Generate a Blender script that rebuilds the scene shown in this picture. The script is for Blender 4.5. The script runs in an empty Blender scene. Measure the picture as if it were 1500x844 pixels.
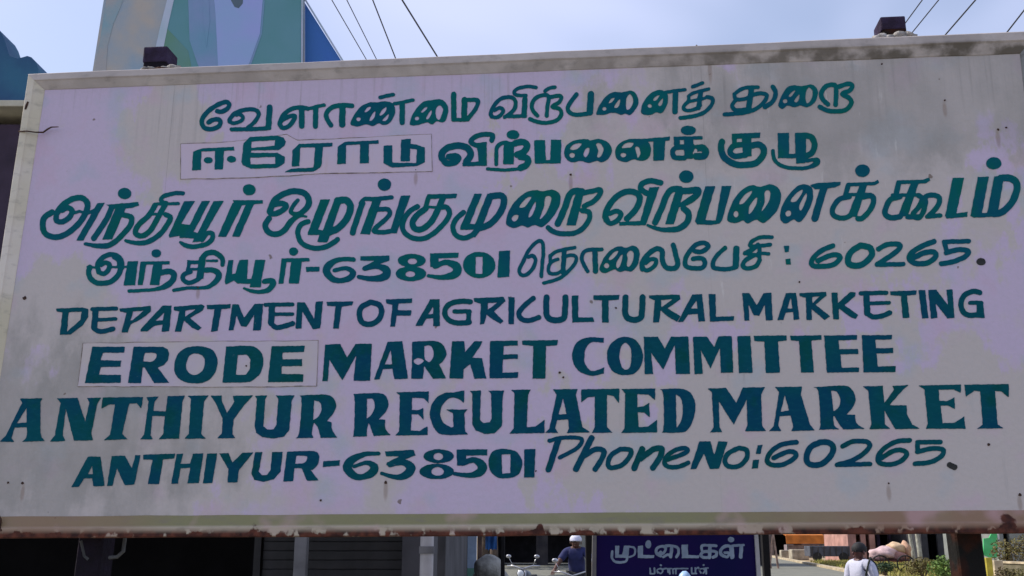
import bpy, bmesh, math, random
import numpy as np
from mathutils import Vector, Matrix
from mathutils.geometry import tessellate_polygon
random.seed(7)
R = math.radians
scene = bpy.context.scene
COL = scene.collection

# ------------------------------------------------------------------ camera
F = 1487.39; CX, CY = 750.0, 422.0            # focal length and centre in photograph pixels (1500 wide)
HC = 1.65
PITCH, ROLL = 0.24072, 0.00162
cp, sp = math.cos(PITCH), math.sin(PITCH)
fw = Vector((0, cp, sp)); u0 = Vector((0, -sp, cp)); r0 = Vector((1, 0, 0))
rt = r0*math.cos(ROLL) + u0*math.sin(ROLL); up = -r0*math.sin(ROLL) + u0*math.cos(ROLL)
CAM = Vector((0, 0, HC))
cd = bpy.data.cameras.new('camera'); cam = bpy.data.objects.new('camera', cd); COL.objects.link(cam)
cd.sensor_width = 36; cd.lens = F/1500*36; cd.clip_start = 0.05; cd.clip_end = 5000
cam.matrix_world = Matrix(((rt.x, up.x, -fw.x, CAM.x), (rt.y, up.y, -fw.y, CAM.y), (rt.z, up.z, -fw.z, CAM.z), (0, 0, 0, 1)))
scene.camera = cam

# ------------------------------------------------------------------ sky, sun, exposure
SUN_AZ, SUN_EL = R(-76), R(46)                # azimuth from +Y towards +X
w = bpy.data.worlds.new('World'); scene.world = w; w.use_nodes = True
nt = w.node_tree
sky = nt.nodes.new('ShaderNodeTexSky'); sky.sky_type = 'NISHITA'; sky.sun_disc = False
sky.sun_elevation = SUN_EL; sky.sun_rotation = SUN_AZ
sky.air_density = 1.0; sky.dust_density = 1.5; sky.ozone_density = 1.2
bg = nt.nodes['Background']; bg.inputs[1].default_value = 0.15
# thin high cloud over the Nishita sky
tcw = nt.nodes.new('ShaderNodeTexCoord'); mpw = nt.nodes.new('ShaderNodeMapping'); mpw.inputs['Scale'].default_value = (1.0, 1.0, 2.2); mpw.inputs['Location'].default_value = (4.1, 2.4, 0.2)
nt.links.new(tcw.outputs['Generated'], mpw.inputs['Vector'])
cn = nt.nodes.new('ShaderNodeTexNoise'); cn.inputs['Scale'].default_value = 1.7; cn.inputs['Detail'].default_value = 3; cn.inputs['Roughness'].default_value = .5; cn.inputs['Distortion'].default_value = .4
nt.links.new(mpw.outputs[0], cn.inputs['Vector'])
cr_ = nt.nodes.new('ShaderNodeMapRange'); cr_.interpolation_type = 'SMOOTHSTEP'
for k_, v_ in ((1, .36), (2, .66), (3, .34), (4, .90)): cr_.inputs[k_].default_value = v_
nt.links.new(cn.outputs['Fac'], cr_.inputs[0])
cm = nt.nodes.new('ShaderNodeMix'); cm.data_type = 'RGBA'; cm.inputs[7].default_value = (4.35, 4.75, 6.6, 1)
nt.links.new(cr_.outputs[0], cm.inputs[0]); nt.links.new(sky.outputs[0], cm.inputs[6]); nt.links.new(cm.outputs[2], bg.inputs[0])
sd = bpy.data.lights.new('sun', 'SUN'); sd.energy = 4.0; sd.angle = R(0.5); sd.color = (1, 0.94, 0.85)
sun = bpy.data.objects.new('sun', sd); COL.objects.link(sun)
sdir = Vector((math.sin(SUN_AZ)*math.cos(SUN_EL), math.cos(SUN_AZ)*math.cos(SUN_EL), math.sin(SUN_EL)))
sun.rotation_euler = sdir.to_track_quat('Z', 'Y').to_euler(); sun.location = (-20, 20, 30)
vs = scene.view_settings
vs.view_transform = 'Standard'; vs.look = 'None'; vs.gamma = 1; vs.exposure = 0.2; vs.use_curve_mapping = False

# ------------------------------------------------------------------ helpers
def ray(px, py):
    return (fw*F + rt*(px-CX) - up*(py-CY)).normalized()
def at(px, py, Y):
    d = ray(px, py); return CAM + d*(Y/d.y)
def ground(px, py, z=0):
    d = ray(px, py); return CAM + d*((z-HC)/d.z)

class MB:
    def __init__(s): s.v = []; s.f = []
    def add(s, vs_, fs):
        n = len(s.v); s.v += [Vector(v) for v in vs_]; s.f += [tuple(i+n for i in f) for f in fs]; return s
    def box(s, c, size, rot=None, taper=1.0):
        c = Vector(c); x, y, z = [q/2 for q in size]
        m = rot if rot is not None else Matrix.Identity(3)
        P = []
        for dz, t in ((-z, 1.0), (z, taper)):
            for dx, dy in ((-x, -y), (x, -y), (x, y), (-x, y)):
                P.append(c + m @ Vector((dx*t, dy*t, dz)))
        return s.add(P, [(3, 2, 1, 0), (4, 5, 6, 7), (0, 1, 5, 4), (1, 2, 6, 5), (2, 3, 7, 6), (3, 0, 4, 7)])
    def bevbox(s, c, size, b=0.01, rot=None):
        bm = bmesh.new(); bmesh.ops.create_cube(bm, size=1)
        for v in bm.verts: v.co = Vector((v.co.x*size[0], v.co.y*size[1], v.co.z*size[2]))
        bmesh.ops.bevel(bm, geom=bm.edges[:], offset=b, segments=2, affect='EDGES', profile=0.6)
        m = rot if rot is not None else Matrix.Identity(3); c = Vector(c)
        bm.verts.index_update()
        s.add([c + m @ v.co for v in bm.verts], [tuple(v.index for v in f.verts) for f in bm.faces]); bm.free(); return s
    def tube(s, pts, r, n=8, caps=True):
        pts = [Vector(p) for p in pts]; rs = r if isinstance(r, (list, tuple)) else [r]*len(pts)
        V = []; Fc = []; ref = None
        for i, p in enumerate(pts):
            d = (pts[min(i+1, len(pts)-1)] - pts[max(i-1, 0)]).normalized()
            if ref is None: ref = d.orthogonal().normalized()
            a = (ref - d*ref.dot(d)).normalized(); ref = a; b = d.cross(a)
            for k in range(n):
                t = 2*math.pi*k/n; V.append(p + (a*math.cos(t)+b*math.sin(t))*rs[i])
        for i in range(len(pts)-1):
            for k in range(n):
                k2 = (k+1) % n; Fc.append((i*n+k, i*n+k2, (i+1)*n+k2, (i+1)*n+k))
        if caps:
            Fc.append(tuple(range(n-1, -1, -1))); Fc.append(tuple((len(pts)-1)*n+k for k in range(n)))
        return s.add(V, Fc)
    def prism(s, pts, dvec):
        """polygon (world points, any plane) pushed along dvec"""
        pts = [Vector(p) for p in pts]; n = len(pts); d = Vector(dvec)
        return s.add(pts + [p+d for p in pts], [tuple(range(n))] + [tuple(range(2*n-1, n-1, -1))] +
                     [(i, i+n, (i+1) % n+n, (i+1) % n) for i in range(n)])
    def blob(s, c, r, sub=2, noise=0.15, seed=0, flat=None):
        bm = bmesh.new(); bmesh.ops.create_icosphere(bm, subdivisions=sub, radius=1); rnd = random.Random(seed)
        ph = [rnd.uniform(0, 6.28) for _ in range(6)]
        c = Vector(c)
        P = []
        for v in bm.verts:
            q = v.co; k = 1 + noise*(math.sin(3.1*q.x+ph[0]+2*q.z)*math.cos(2.7*q.y+ph[1]) + 0.6*math.sin(6*q.z+ph[2]+4*q.x) + .4*math.sin(9*q.y+ph[3]+5*q.z))
            p = Vector((q.x*r[0], q.y*r[1], q.z*r[2]))*k
            if flat is not None: p.z = max(p.z, -flat)
            P.append(c+p)
        bm.verts.index_update()
        s.add(P, [tuple(v.index for v in f.verts) for f in bm.faces]); bm.free(); return s

def mesh_obj(name, verts, faces, mat, smooth=False):
    me = bpy.data.meshes.new(name); me.from_pydata([tuple(v) for v in verts], [], faces)
    bm = bmesh.new(); bm.from_mesh(me); bmesh.ops.recalc_face_normals(bm, faces=bm.faces[:]); bm.to_mesh(me); bm.free()
    if mat: me.materials.append(mat)
    if smooth:
        for p in me.polygons: p.use_smooth = True
    o = bpy.data.objects.new(name, me); COL.objects.link(o); return o
def tag(o, label=None, cat=None, group=None, kind=None):
    if label: o['label'] = label
    if cat: o['category'] = cat
    if group: o['group'] = group
    if kind: o['kind'] = kind
    return o
ORG = {}
def thing(name, label, cat, loc, group=None):
    o = bpy.data.objects.new(name, None); COL.objects.link(o); o.location = loc; o.empty_display_size = .2
    ORG[o.name] = Vector(loc); return tag(o, label, cat, group)
def part(name, mb, mat, parent=None, label=None, smooth=False, kind=None):
    """mb holds world coordinates; the part keeps its parent's origin"""
    org = ORG[parent.name] if parent else (sum(mb.v, Vector())/len(mb.v) if mb.v else Vector())
    o = mesh_obj(name, [v-org for v in mb.v], mb.f, mat, smooth)
    if parent is None: o.location = org
    else: o.parent = parent
    ORG[o.name] = org
    return tag(o, label, kind=kind)

# ------------------------------------------------------------------ materials
def mat(name, col, rough=0.7, var=0.15, scale=6.0, col2=None, bump=0.15, metal=0.0, detail=5, spec=0.4, stops=(0.35, 0.65)):
    m = bpy.data.materials.new(name); m.use_nodes = True; t = m.node_tree; N = t.nodes; L = t.links
    b = N['Principled BSDF']; b.inputs['Roughness'].default_value = rough; b.inputs['Metallic'].default_value = metal
    b.inputs['Specular IOR Level'].default_value = spec
    tc = N.new('ShaderNodeTexCoord'); nz = N.new('ShaderNodeTexNoise'); nz.inputs['Scale'].default_value = scale; nz.inputs['Detail'].default_value = detail
    L.new(tc.outputs['Object'], nz.inputs['Vector'])
    cr = N.new('ShaderNodeValToRGB'); c2 = col2 or tuple(c*(1-var*2) for c in col); c1 = tuple(min(1, c*(1+var)) for c in col) if not col2 else col
    cr.color_ramp.elements[0].position = stops[0]; cr.color_ramp.elements[1].position = stops[1]
    cr.color_ramp.elements[0].color = (*c2, 1); cr.color_ramp.elements[1].color = (*c1, 1)
    L.new(nz.outputs['Fac'], cr.inputs['Fac']); L.new(cr.outputs['Color'], b.inputs['Base Color'])
    if bump:
        nb = N.new('ShaderNodeTexNoise'); nb.inputs['Scale'].default_value = scale*5; nb.inputs['Detail'].default_value = 6
        L.new(tc.outputs['Object'], nb.inputs['Vector'])
        bp = N.new('ShaderNodeBump'); bp.inputs['Strength'].default_value = bump; bp.inputs['Distance'].default_value = 0.02
        L.new(nb.outputs['Fac'], bp.inputs['Height']); L.new(bp.outputs['Normal'], b.inputs['Normal'])
    return m

class NG:
    """small node-graph helper for the surfaces that carry wear of their own"""
    def __init__(s, name, rough=.6, spec=.4):
        s.m = bpy.data.materials.new(name); s.m.use_nodes = True; s.t = s.m.node_tree; s.N = s.t.nodes; s.L = s.t.links
        s.b = s.N['Principled BSDF']; s.b.inputs['Roughness'].default_value = rough; s.b.inputs['Specular IOR Level'].default_value = spec
        s.tc = s.N.new('ShaderNodeTexCoord').outputs['Object']
    def mapping(s, scale=(1, 1, 1), loc=(0, 0, 0)):
        m = s.N.new('ShaderNodeMapping'); m.inputs['Scale'].default_value = scale; m.inputs['Location'].default_value = loc
        s.L.new(s.tc, m.inputs['Vector']); return m.outputs[0]
    def noise(s, scale, detail=4, vec=None, rough=.5, dist=0):
        n = s.N.new('ShaderNodeTexNoise'); n.inputs['Scale'].default_value = scale; n.inputs['Detail'].default_value = detail
        n.inputs['Roughness'].default_value = rough; n.inputs['Distortion'].default_value = dist
        s.L.new(vec or s.tc, n.inputs['Vector']); return n.outputs['Fac']
    def ramp(s, fac, a, b, ca=0.0, cb=1.0):
        r = s.N.new('ShaderNodeMapRange'); r.interpolation_type = 'SMOOTHSTEP'
        for k, v in ((1, a), (2, b), (3, ca), (4, cb)): r.inputs[k].default_value = v
        s.L.new(fac, r.inputs[0]); return r.outputs[0]
    def math(s, op, a, b=0.0):
        n = s.N.new('ShaderNodeMath'); n.operation = op; n.use_clamp = False
        for i, q in enumerate((a, b)):
            if isinstance(q, (int, float)): n.inputs[i].default_value = q
            else: s.L.new(q, n.inputs[i])
        return n.outputs[0]
    def mix(s, fac, a, b):
        n = s.N.new('ShaderNodeMix'); n.data_type = 'RGBA'
        if isinstance(fac, (int, float)): n.inputs[0].default_value = fac
        else: s.L.new(fac, n.inputs[0])
        for i, q in ((6, a), (7, b)):
            if isinstance(q, tuple): n.inputs[i].default_value = (*q, 1)
            else: s.L.new(q, n.inputs[i])
        return n.outputs[2]
    def sep(s):
        n = s.N.new('ShaderNodeSeparateXYZ'); s.L.new(s.tc, n.inputs[0]); return n.outputs
    def spot(s, x, y, rx, ry):
        """soft elliptical stain centred on (x, y) of the object's own surface"""
        v = s.mapping((1/rx, 1/ry, 0), (-x/rx, -y/ry, 0))
        n = s.N.new('ShaderNodeVectorMath'); n.operation = 'LENGTH'; s.L.new(v, n.inputs[0])
        if not hasattr(s, 'ragged'): s.ragged = s.math('MULTIPLY', s.math('SUBTRACT', s.noise(5.5, 6, s.mapping((1.3, .7, 1), (2, 2, 0)), .65), .5), 2.6)
        return s.ramp(s.math('ADD', n.outputs['Value'], s.ragged) if rx > .1 else n.outputs['Value'], 0.45, 1.2, 1.0, 0.0)
    def done(s, col, bump=None, strength=.2, dist=.005, rough=None):
        s.L.new(col, s.b.inputs['Base Color'])
        if rough is not None: s.L.new(rough, s.b.inputs['Roughness'])
        if bump is not None:
            bp = s.N.new('ShaderNodeBump'); bp.inputs['Strength'].default_value = strength; bp.inputs['Distance'].default_value = dist
            s.L.new(bump, bp.inputs['Height']); s.L.new(bp.outputs['Normal'], s.b.inputs['Normal'])
        return s.m
# ================================================================== THE SIGN BOARD
YAW, TILT = -0.09364, -0.0105
SC = Vector((-0.0252, 3.6, HC + 0.9093))
E_ = Vector((math.cos(YAW), math.sin(YAW), 0)); N0 = E_.cross(Vector((0, 0, 1)))
U_ = Vector((0, 0, 1))*math.cos(TILT) + N0*math.sin(TILT); N_ = E_.cross(U_)
SM = Matrix(((E_.x, U_.x, N_.x, SC.x), (E_.y, U_.y, N_.y, SC.y), (E_.z, U_.z, N_.z, SC.z), (0, 0, 0, 1)))
def onsign(px, py):
    d = ray(px, py); t = (SC-CAM).dot(N_)/d.dot(N_); q = CAM + d*t - SC
    return q.dot(E_), q.dot(U_)
WM = {}
def splace(o, parent, world):
    WM[o.name] = world
    if parent is not None:
        o.parent = parent; o.matrix_local = WM[parent.name].inverted() @ world
    else: o.matrix_world = world
    return o

sign = bpy.data.objects.new('sign_board', None); COL.objects.link(sign)
tag(sign, 'large weathered white notice board with dark teal Tamil and English lettering on two posts', 'sign')
splace(sign, None, Matrix.Translation((SC.x, SC.y, 0)))

def sign_part(name, verts, faces, m, parent=None, origin=(0, 0, 0), label=None, smooth=False):
    o = mesh_obj(name, [Vector(v)-Vector(origin) for v in verts], faces, m, smooth)
    splace(o, parent or sign, SM @ Matrix.Translation(origin))
    if label: o['label'] = label
    return o

# --- panel paint: chalky white gone lavender and grey in blotches, grime from the top, streaks, specks
def panel_material():
    g = NG('weathered_white_paint', .55, .35)
    warm = (.565, .495, .46); lav = (.59, .475, .605); dark = (.33, .305, .275); pink = (.62, .41, .52); cy = (.36, .47, .53)
    fine0 = g.noise(60, 6)
    nA = g.noise(1.1, 5, g.mapping((1, 1.3, 1)), .55, .6); nB = g.noise(3.3, 5, g.mapping((1.6, .8, 1), (3, 1, 0)), .6); nC = g.noise(5.5, 3, g.mapping((1, .9, 1), (7, 3, 0)))
    greys = g.spot(1.05, .35, 1.1, .55)
    for q in ((1.15, -.62, 1.0, .42), (-1.55, -.62, .62, .40), (-1.35, .62, .25, .3), (-1.75, -.05, .25, .2), (1.5, .75, .8, .35)):
        greys = g.math('MAXIMUM', greys, g.spot(*q))
    lavs = g.math('MAXIMUM', g.spot(-.5, .35, 1.5, .6), g.spot(1.75, .35, .35, .5))
    nM = g.noise(6.5, 6, g.mapping((1.1, .9, 1), (5, 2, 0)), .62, .3)
    f = g.math('ADD', g.math('ADD', g.math('MULTIPLY', nA, 1.0), g.math('ADD', g.math('MULTIPLY', nB, .35), g.math('MULTIPLY', nM, .62))), g.math('SUBTRACT', g.math('MULTIPLY', lavs, .35), g.math('MULTIPLY', greys, .62)))
    col = g.mix(g.ramp(f, .82, 1.04), warm, lav)
    col = g.mix(g.math('MULTIPLY', g.ramp(nC, .54, .70), .36), col, pink)
    col = g.mix(g.math('MULTIPLY', g.ramp(g.noise(4.4, 4, g.mapping((1, 1, 1), (8, 8, 0)), .5), .54, .68), .36), col, cy)
    # grime: top right corner, low left, soft
    gr = g.math('MAXIMUM', g.math('MULTIPLY', g.spot(1.45, .66, 1.0, .33), .8), g.math('MULTIPLY', g.spot(-1.75, -.55, .8, .42), .9))
    gr = g.math('MULTIPLY', gr, g.ramp(g.noise(4, 6, g.mapping((1, .6, 1), (2, 5, 0)), .65), .25, .7, .35, 1))
    col = g.mix(gr, col, dark)
    # rain streaks (long in v, narrow in u), strongest under the top rail
    st = g.noise(1, 5, g.mapping((26, 1.6, 1)), .7); st2 = g.noise(1, 3, g.mapping((3, 2.2, 1), (4, 0, 0)))
    col = g.mix(g.math('MULTIPLY', g.math('MULTIPLY', g.ramp(st, .58, .78), g.ramp(st2, .5, .68)), .42), col, (.30, .29, .27))
    # paler scrubbed drips on the right half
    col = g.mix(g.math('MULTIPLY', g.math('MULTIPLY', g.ramp(g.noise(1, 4, g.mapping((34, 5, 1), (9, 2, 0)), .7), .60, .72), g.spot(1.15, .3, .9, .5)), .35), col, (.80, .76, .70))
    # dirty runs just under the top rail and below the nails and the seam
    x_, y_, z_ = g.sep()
    run = g.math('MULTIPLY', g.ramp(g.noise(1, 4, g.mapping((55, 1.2, 1), (3, 3, 0)), .6), .50, .70), g.math('MULTIPLY', g.ramp(y_, .45, .84), g.ramp(g.noise(2.4, 2), .35, .6)))
    col = g.mix(g.math('MULTIPLY', run, .5), col, (.27, .245, .22))
    for px, py, k in ((836, 268, 14), (290, 430, 10), (565, 718, 16), (1384, 160, 14), (1462, 203, 16), (33, 722, 14), (1494, 737, 12), (1040, 104, 24), (1302, 722, 12), (609, 262, 12)):
        a_, b_ = onsign(px, py); kk = k*.0025
        col = g.mix(g.math('MULTIPLY', g.spot(a_, b_, .009, kk), .5), col, (.26, .17, .12))
    # vertical sheet seams, hairlines of dirt
    for px in (238, 1041):
        a_, b_ = onsign(px, 400); w1 = g.math('ADD', g.math('ABSOLUTE', g.math('SUBTRACT', x_, a_ if px > 500 else a_-.02)), g.math('MULTIPLY', fine0, .0022))
        col = g.mix(g.math('MULTIPLY', g.ramp(w1, .0012, .0030, 1, 0), g.ramp(y_, -.2, .75, .12, .55)), col, (.28, .24, .22))
    # small rusty stains and specks
    sp_ = g.ramp(g.noise(21, 2, g.mapping((1, 1, 1), (1, 8, 0)), .4), .76, .79)
    col = g.mix(g.math('MULTIPLY', sp_, .8), col, (.16, .11, .08))
    fine = g.noise(60, 6); col = g.mix(g.math('MULTIPLY', g.ramp(fine, .35, .7), .12), col, (.40, .39, .38))
    return g.done(col, g.math('ADD', fine, g.math('MULTIPLY', g.noise(2.2, 3), 3.0)), .22, .006, g.ramp(nB, .3, .7, .48, .7))
M_PANEL = panel_material()
def panel2():
    g = NG('patch_white_paint', .5, .4)
    n = g.noise(5, 5); s_ = g.noise(1, 4, g.mapping((40, 4, 1)), .6)
    col = g.mix(g.ramp(n, .35, .65), (.575, .485, .595), (.61, .49, .57))
    col = g.mix(g.math('MULTIPLY', g.ramp(s_, .55, .72), .35), col, (.55, .42, .42))
    return g.done(col, g.noise(40, 5), .2, .004)
M_PATCH = panel2()
M_PATCH2 = mat('grey_patch_paint', (.57, .50, .475), .55, .1, 5, (.56, .475, .56), .1)

def frame_mat(name, upper, lower, rust_amt, axis='Y', lo=-.05, hi=.02, grime=.4, stain=0.0, mold=0.0, line=(0, -.04)):
    """painted steel with rust eating in from one edge (lo..hi in the bar's own coordinates)"""
    g = NG(name, .65, .35); x, y, z = g.sep()
    y = g.math('SUBTRACT', g.math('SUBTRACT', y, line[1]+.04), g.math('MULTIPLY', x, line[0])); c = {'X': x, 'Y': y}[axis]
    n1 = g.noise(11, 4, g.mapping((1, 1.1, 1)), .5); n2 = g.noise(30, 5); n3 = g.noise(2.2, 4, None, .55)
    base = g.mix(g.ramp(n3, .35, .65), upper, lower)
    base = g.mix(g.math('MULTIPLY', g.ramp(g.noise(1, 5, g.mapping((14, 26, 1)), .6), .50, .74), grime), base, (.12, .115, .10))
    if stain:
        base = g.mix(g.math('MULTIPLY', g.ramp(y, -.008, .004), g.ramp(n3, .25, .5, .6, 1)), (.47, .39, .29), (.235, .215, .10))
        base = g.mix(g.math('MULTIPLY', g.ramp(g.noise(1, 5, g.mapping((10, 30, 1), (5, 1, 0)), .6), .5, .7), .5), base, (.20, .17, .13))
        sf = g.math('MULTIPLY', g.math('ADD', g.ramp(x, .6, 1.3, 0, 1), g.ramp(x, -1.5, -1.1, .8, 0)), g.ramp(n3, .25, .6, .35, stain)); base = g.mix(sf, base, (.28, .15, .095))
        base = g.mix(g.math('MULTIPLY', g.ramp(g.noise(4.5, 3, g.mapping((1, 1, 1), (4, 4, 0))), .55, .68), .55), base, (.55, .33, .33))
    if mold:
        mf = g.math('MULTIPLY', g.math('MULTIPLY', g.ramp(x, -.4, 1.6, .15, 1), g.ramp(y, .015, -.005, .25, 1)), g.ramp(n1, .35, .6)); base = g.mix(g.math('MULTIPLY', mf, mold), base, (.095, .078, .055))
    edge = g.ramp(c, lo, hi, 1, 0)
    ends = g.math('ADD', g.ramp(x, .7, 1.7, 0, 1), g.ramp(x, -1.6, -1.0, .6, 0))
    r = g.math('ADD', g.math('ADD', g.math('MULTIPLY', edge, .40), g.math('MULTIPLY', ends, .13*rust_amt)), g.math('SUBTRACT', g.math('MULTIPLY', g.math('SUBTRACT', n1, .5), 1.9), .34+.5*(1-rust_amt)))
    rm = g.ramp(r, .0, .10)
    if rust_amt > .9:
        rm = g.math('MAXIMUM', rm, g.math('MULTIPLY', g.ramp(y, -.033, -.040, 0, 1), g.ramp(n3, .3, .6, .5, 1)))  # thin shadow line along the lower edge, painted in with the rust
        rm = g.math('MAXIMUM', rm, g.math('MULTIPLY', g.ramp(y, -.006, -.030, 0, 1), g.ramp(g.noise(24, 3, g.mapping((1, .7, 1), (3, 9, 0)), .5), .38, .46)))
    rust = g.mix(g.ramp(n2, .3, .7), (.030, .010, .008), (.14, .042, .024))
    col = g.mix(rm, base, rust)
    return g.done(col, g.math('ADD', n2, g.math('MULTIPLY', rm, -.8)), .35, .006, g.ramp(rm, 0, 1, .55, .9))

# panel sheet
TLo, TRo, BRo, BLo = (45, 112), (1519, 49), (1605, 781), (-57, 789)
TLi, TRi, BRi, BLi = (66, 132), (1494, 79), (1565, 747), (-31, 757)
q = [onsign(*p) for p in (TLo, TRo, BRo, BLo)]
shr = .992
v = [(a*shr, b*shr, z) for z in (0, -.03) for a, b in q]
panel = sign_part('sign_panel', v, [(0, 1, 2, 3), (7, 6, 5, 4), (0, 4, 5, 1), (1, 5, 6, 2), (2, 6, 7, 3), (3, 7, 4, 0)], M_PANEL)

def bar(name, o1, o2, i1, i2, m, lip_m=None, depth=.014):
    """one frame bar: a flange lying on the panel with a raised outer lip; (o1,o2) outer, (i1,i2) inner, butted at the corners"""
    O1, O2, I1, I2 = [Vector((*onsign(*p), 0)) for p in (o1, o2, i1, i2)]
    c = (O1+O2+I1+I2)/4; n = 24; V = []; Fc = []
    rnd = random.Random(name + str(o1))
    prof = [(0, -.045), (0, depth+.006), (.05, depth+.010), (.44, depth+.010), (.52, depth+.004), (.97, .003), (1, .0005)]
    for k in range(n+1):
        t = k/n; a = O1.lerp(O2, t); b = I1.lerp(I2, t); w1 = rnd.uniform(-.0012, .0012); w2 = rnd.uniform(-.0012, .0012)
        for s_, z in prof:
            p = a.lerp(b, s_); p = p + Vector((0, w1*(1-s_)+w2*s_, z + rnd.uniform(-.0006, .0006))); V.append(p)
    P = len(prof)
    for k in range(n):
        for j in range(P-1): Fc.append((k*P+j, k*P+j+1, (k+1)*P+j+1, (k+1)*P+j))
        Fc.append((k*P+P-1, k*P, (k+1)*P, (k+1)*P+P-1))
    Fc.append(tuple(range(P))); Fc.append(tuple(n*P+j for j in range(P-1, -1, -1)))
    return sign_part(name, V, Fc, m, None, c)
def lerp2(a, b, t): return (a[0]+(b[0]-a[0])*t, a[1]+(b[1]-a[1])*t)
M_TOP = frame_mat('grimy_top_rail', (.56, .49, .45), (.46, .40, .37), .35, 'Y', -5, -4, .35, 0, .9)
M_LEFT = frame_mat('left_stile_paint', (.74, .66, .58), (.62, .55, .40), .10, 'X', -5, -4, .35)
M_RIGHT = frame_mat('right_stile_paint', (.30, .30, .29), (.20, .20, .19), .3, 'Y', -5, -4, .8)
_bc = sum((Vector((*onsign(*p), 0)) for p in (BLo, BRo, BLi, BRi)), Vector())/4
_a, _b = [Vector((*onsign(*p), 0))-_bc for p in (BLo, BRo)]; _k = (_b.y-_a.y)/(_b.x-_a.x)
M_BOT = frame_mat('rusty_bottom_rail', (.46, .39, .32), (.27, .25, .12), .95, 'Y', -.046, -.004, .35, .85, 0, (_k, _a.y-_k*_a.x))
bar('top_rail', TLo, TRo, TLi, TRi, M_TOP)
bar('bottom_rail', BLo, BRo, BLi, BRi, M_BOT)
bar('side_rail', (45.6, 113), (-56.4, 788), TLi, BLi, M_LEFT)
bar('side_rail', TRo, BRo, TRi, BRi, M_RIGHT)

# --- pasted name patches (slightly proud sheets with a worn edge)
def patch(pts, m, th=.0016):
    Q = [Vector((*onsign(*p), 0)) for p in pts]; c = sum(Q, Vector())/len(Q)
    V = [p + Vector((0, 0, .0008)) for p in Q] + [c + (p-c)*.998 + Vector((0, 0, th)) for p in Q]; n = len(Q)
    o = sign_part('name_patch', V, [tuple(range(n, 2*n))] + [(i, (i+1) % n, (i+1) % n+n, i+n) for i in range(n)] + [tuple(range(n-1, -1, -1))], m, None, c)
    return o
patch1 = patch([(265, 211), (340, 208), (420, 197), (436, 206), (560, 200), (632, 197), (634, 222), (633, 251), (560, 253), (470, 255), (380, 260), (265, 263)], M_PATCH)
patch2 = patch([(122, 503), (250, 501), (320, 500), (466, 499), (467, 505), (464, 566), (300, 567), (114, 566)], M_PATCH2)
# thin dark gap line round each patch: sheet edge sealed with dirty putty
M_PUTTY = mat('dirty_putty', (.36, .29, .25), .9, .3, 30, None, .3)
def putty(pts, parent, w=.0016):
    P = [Vector((*onsign(*p), .0012)) for p in pts]; c = sum(P, Vector())/len(P); mb = MB()
    dense = []
    rnd = random.Random(3)
    for i in range(len(P)):
        a, b = P[i], P[(i+1) % len(P)]; k = max(2, int((b-a).length/.06))
        for j in range(k): dense.append(a.lerp(b, j/k) + Vector((rnd.uniform(-.001, .001), rnd.uniform(-.0015, .0015), 0)))
    dense.append(dense[0]); mb.tube(dense, [w*rnd.uniform(.5, 1.3) for _ in dense], 5)
    o = sign_part('putty_line', mb.v, mb.f, M_PUTTY, parent, c)
putty([(265, 211), (340, 208), (420, 197), (436, 206), (560, 200), (632, 197), (633, 251), (470, 255), (380, 260), (265, 263)], patch1)
putty([(122, 503), (250, 501), (466, 499), (464, 566), (300, 567), (114, 566)], patch2, .0014)

# ------------------------------------------------------------------ hand-painted letters, traced as brush strokes and outlines
def crom(P, closed=False, k=6):
    """Catmull-Rom through points (x, y, w, corner)"""
    out = []; n = len(P)
    rng = range(n if closed else n-1)
    for i in rng:
        p1 = P[i]; p2 = P[(i+1) % n]
        p0 = P[i-1] if (closed or i > 0) else p1; p3 = P[(i+2) % n] if (closed or i+2 < n) else p2
        if p1[3]: p0 = p1
        if p2[3]: p3 = p2
        for j in range(k):
            t = j/k; t2 = t*t; t3 = t2*t
            out.append(tuple(.5*((2*p1[a]) + (-p0[a]+p2[a])*t + (2*p0[a]-5*p1[a]+4*p2[a]-p3[a])*t2 + (-p0[a]+3*p1[a]-3*p2[a]+p3[a])*t3) for a in range(3)))
    if not closed: out.append(tuple(P[-1][:3]))
    return out
def seg_sdf(X, Y, P):
    best = np.full(X.shape, -1e9)
    for (x0, y0, w0), (x1, y1, w1) in zip(P[:-1], P[1:]):
        dx, dy = x1-x0, y1-y0; L = dx*dx+dy*dy
        t = np.clip(((X-x0)*dx+(Y-y0)*dy)/L, 0, 1) if L > 1e-9 else np.zeros_like(X)
        d = np.hypot(X-x0-t*dx, Y-y0-t*dy)
        best = np.maximum(best, (w0+(w1-w0)*t)/2 - d)
    return best
def poly_sdf(X, Y, P):
    d = -seg_sdf(X, Y, [(x, y, 0) for x, y in P] + [(P[0][0], P[0][1], 0)])
    ins = np.zeros(X.shape, bool); n = len(P)
    for i in range(n):
        x0, y0 = P[i]; x1, y1 = P[(i+1) % n]
        if y0 == y1: continue
        c = ((y0 > Y) != (y1 > Y)) & (X < (x1-x0)*(Y-y0)/(y1-y0)+x0); ins ^= c
    return np.where(ins, d, -d)
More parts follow.
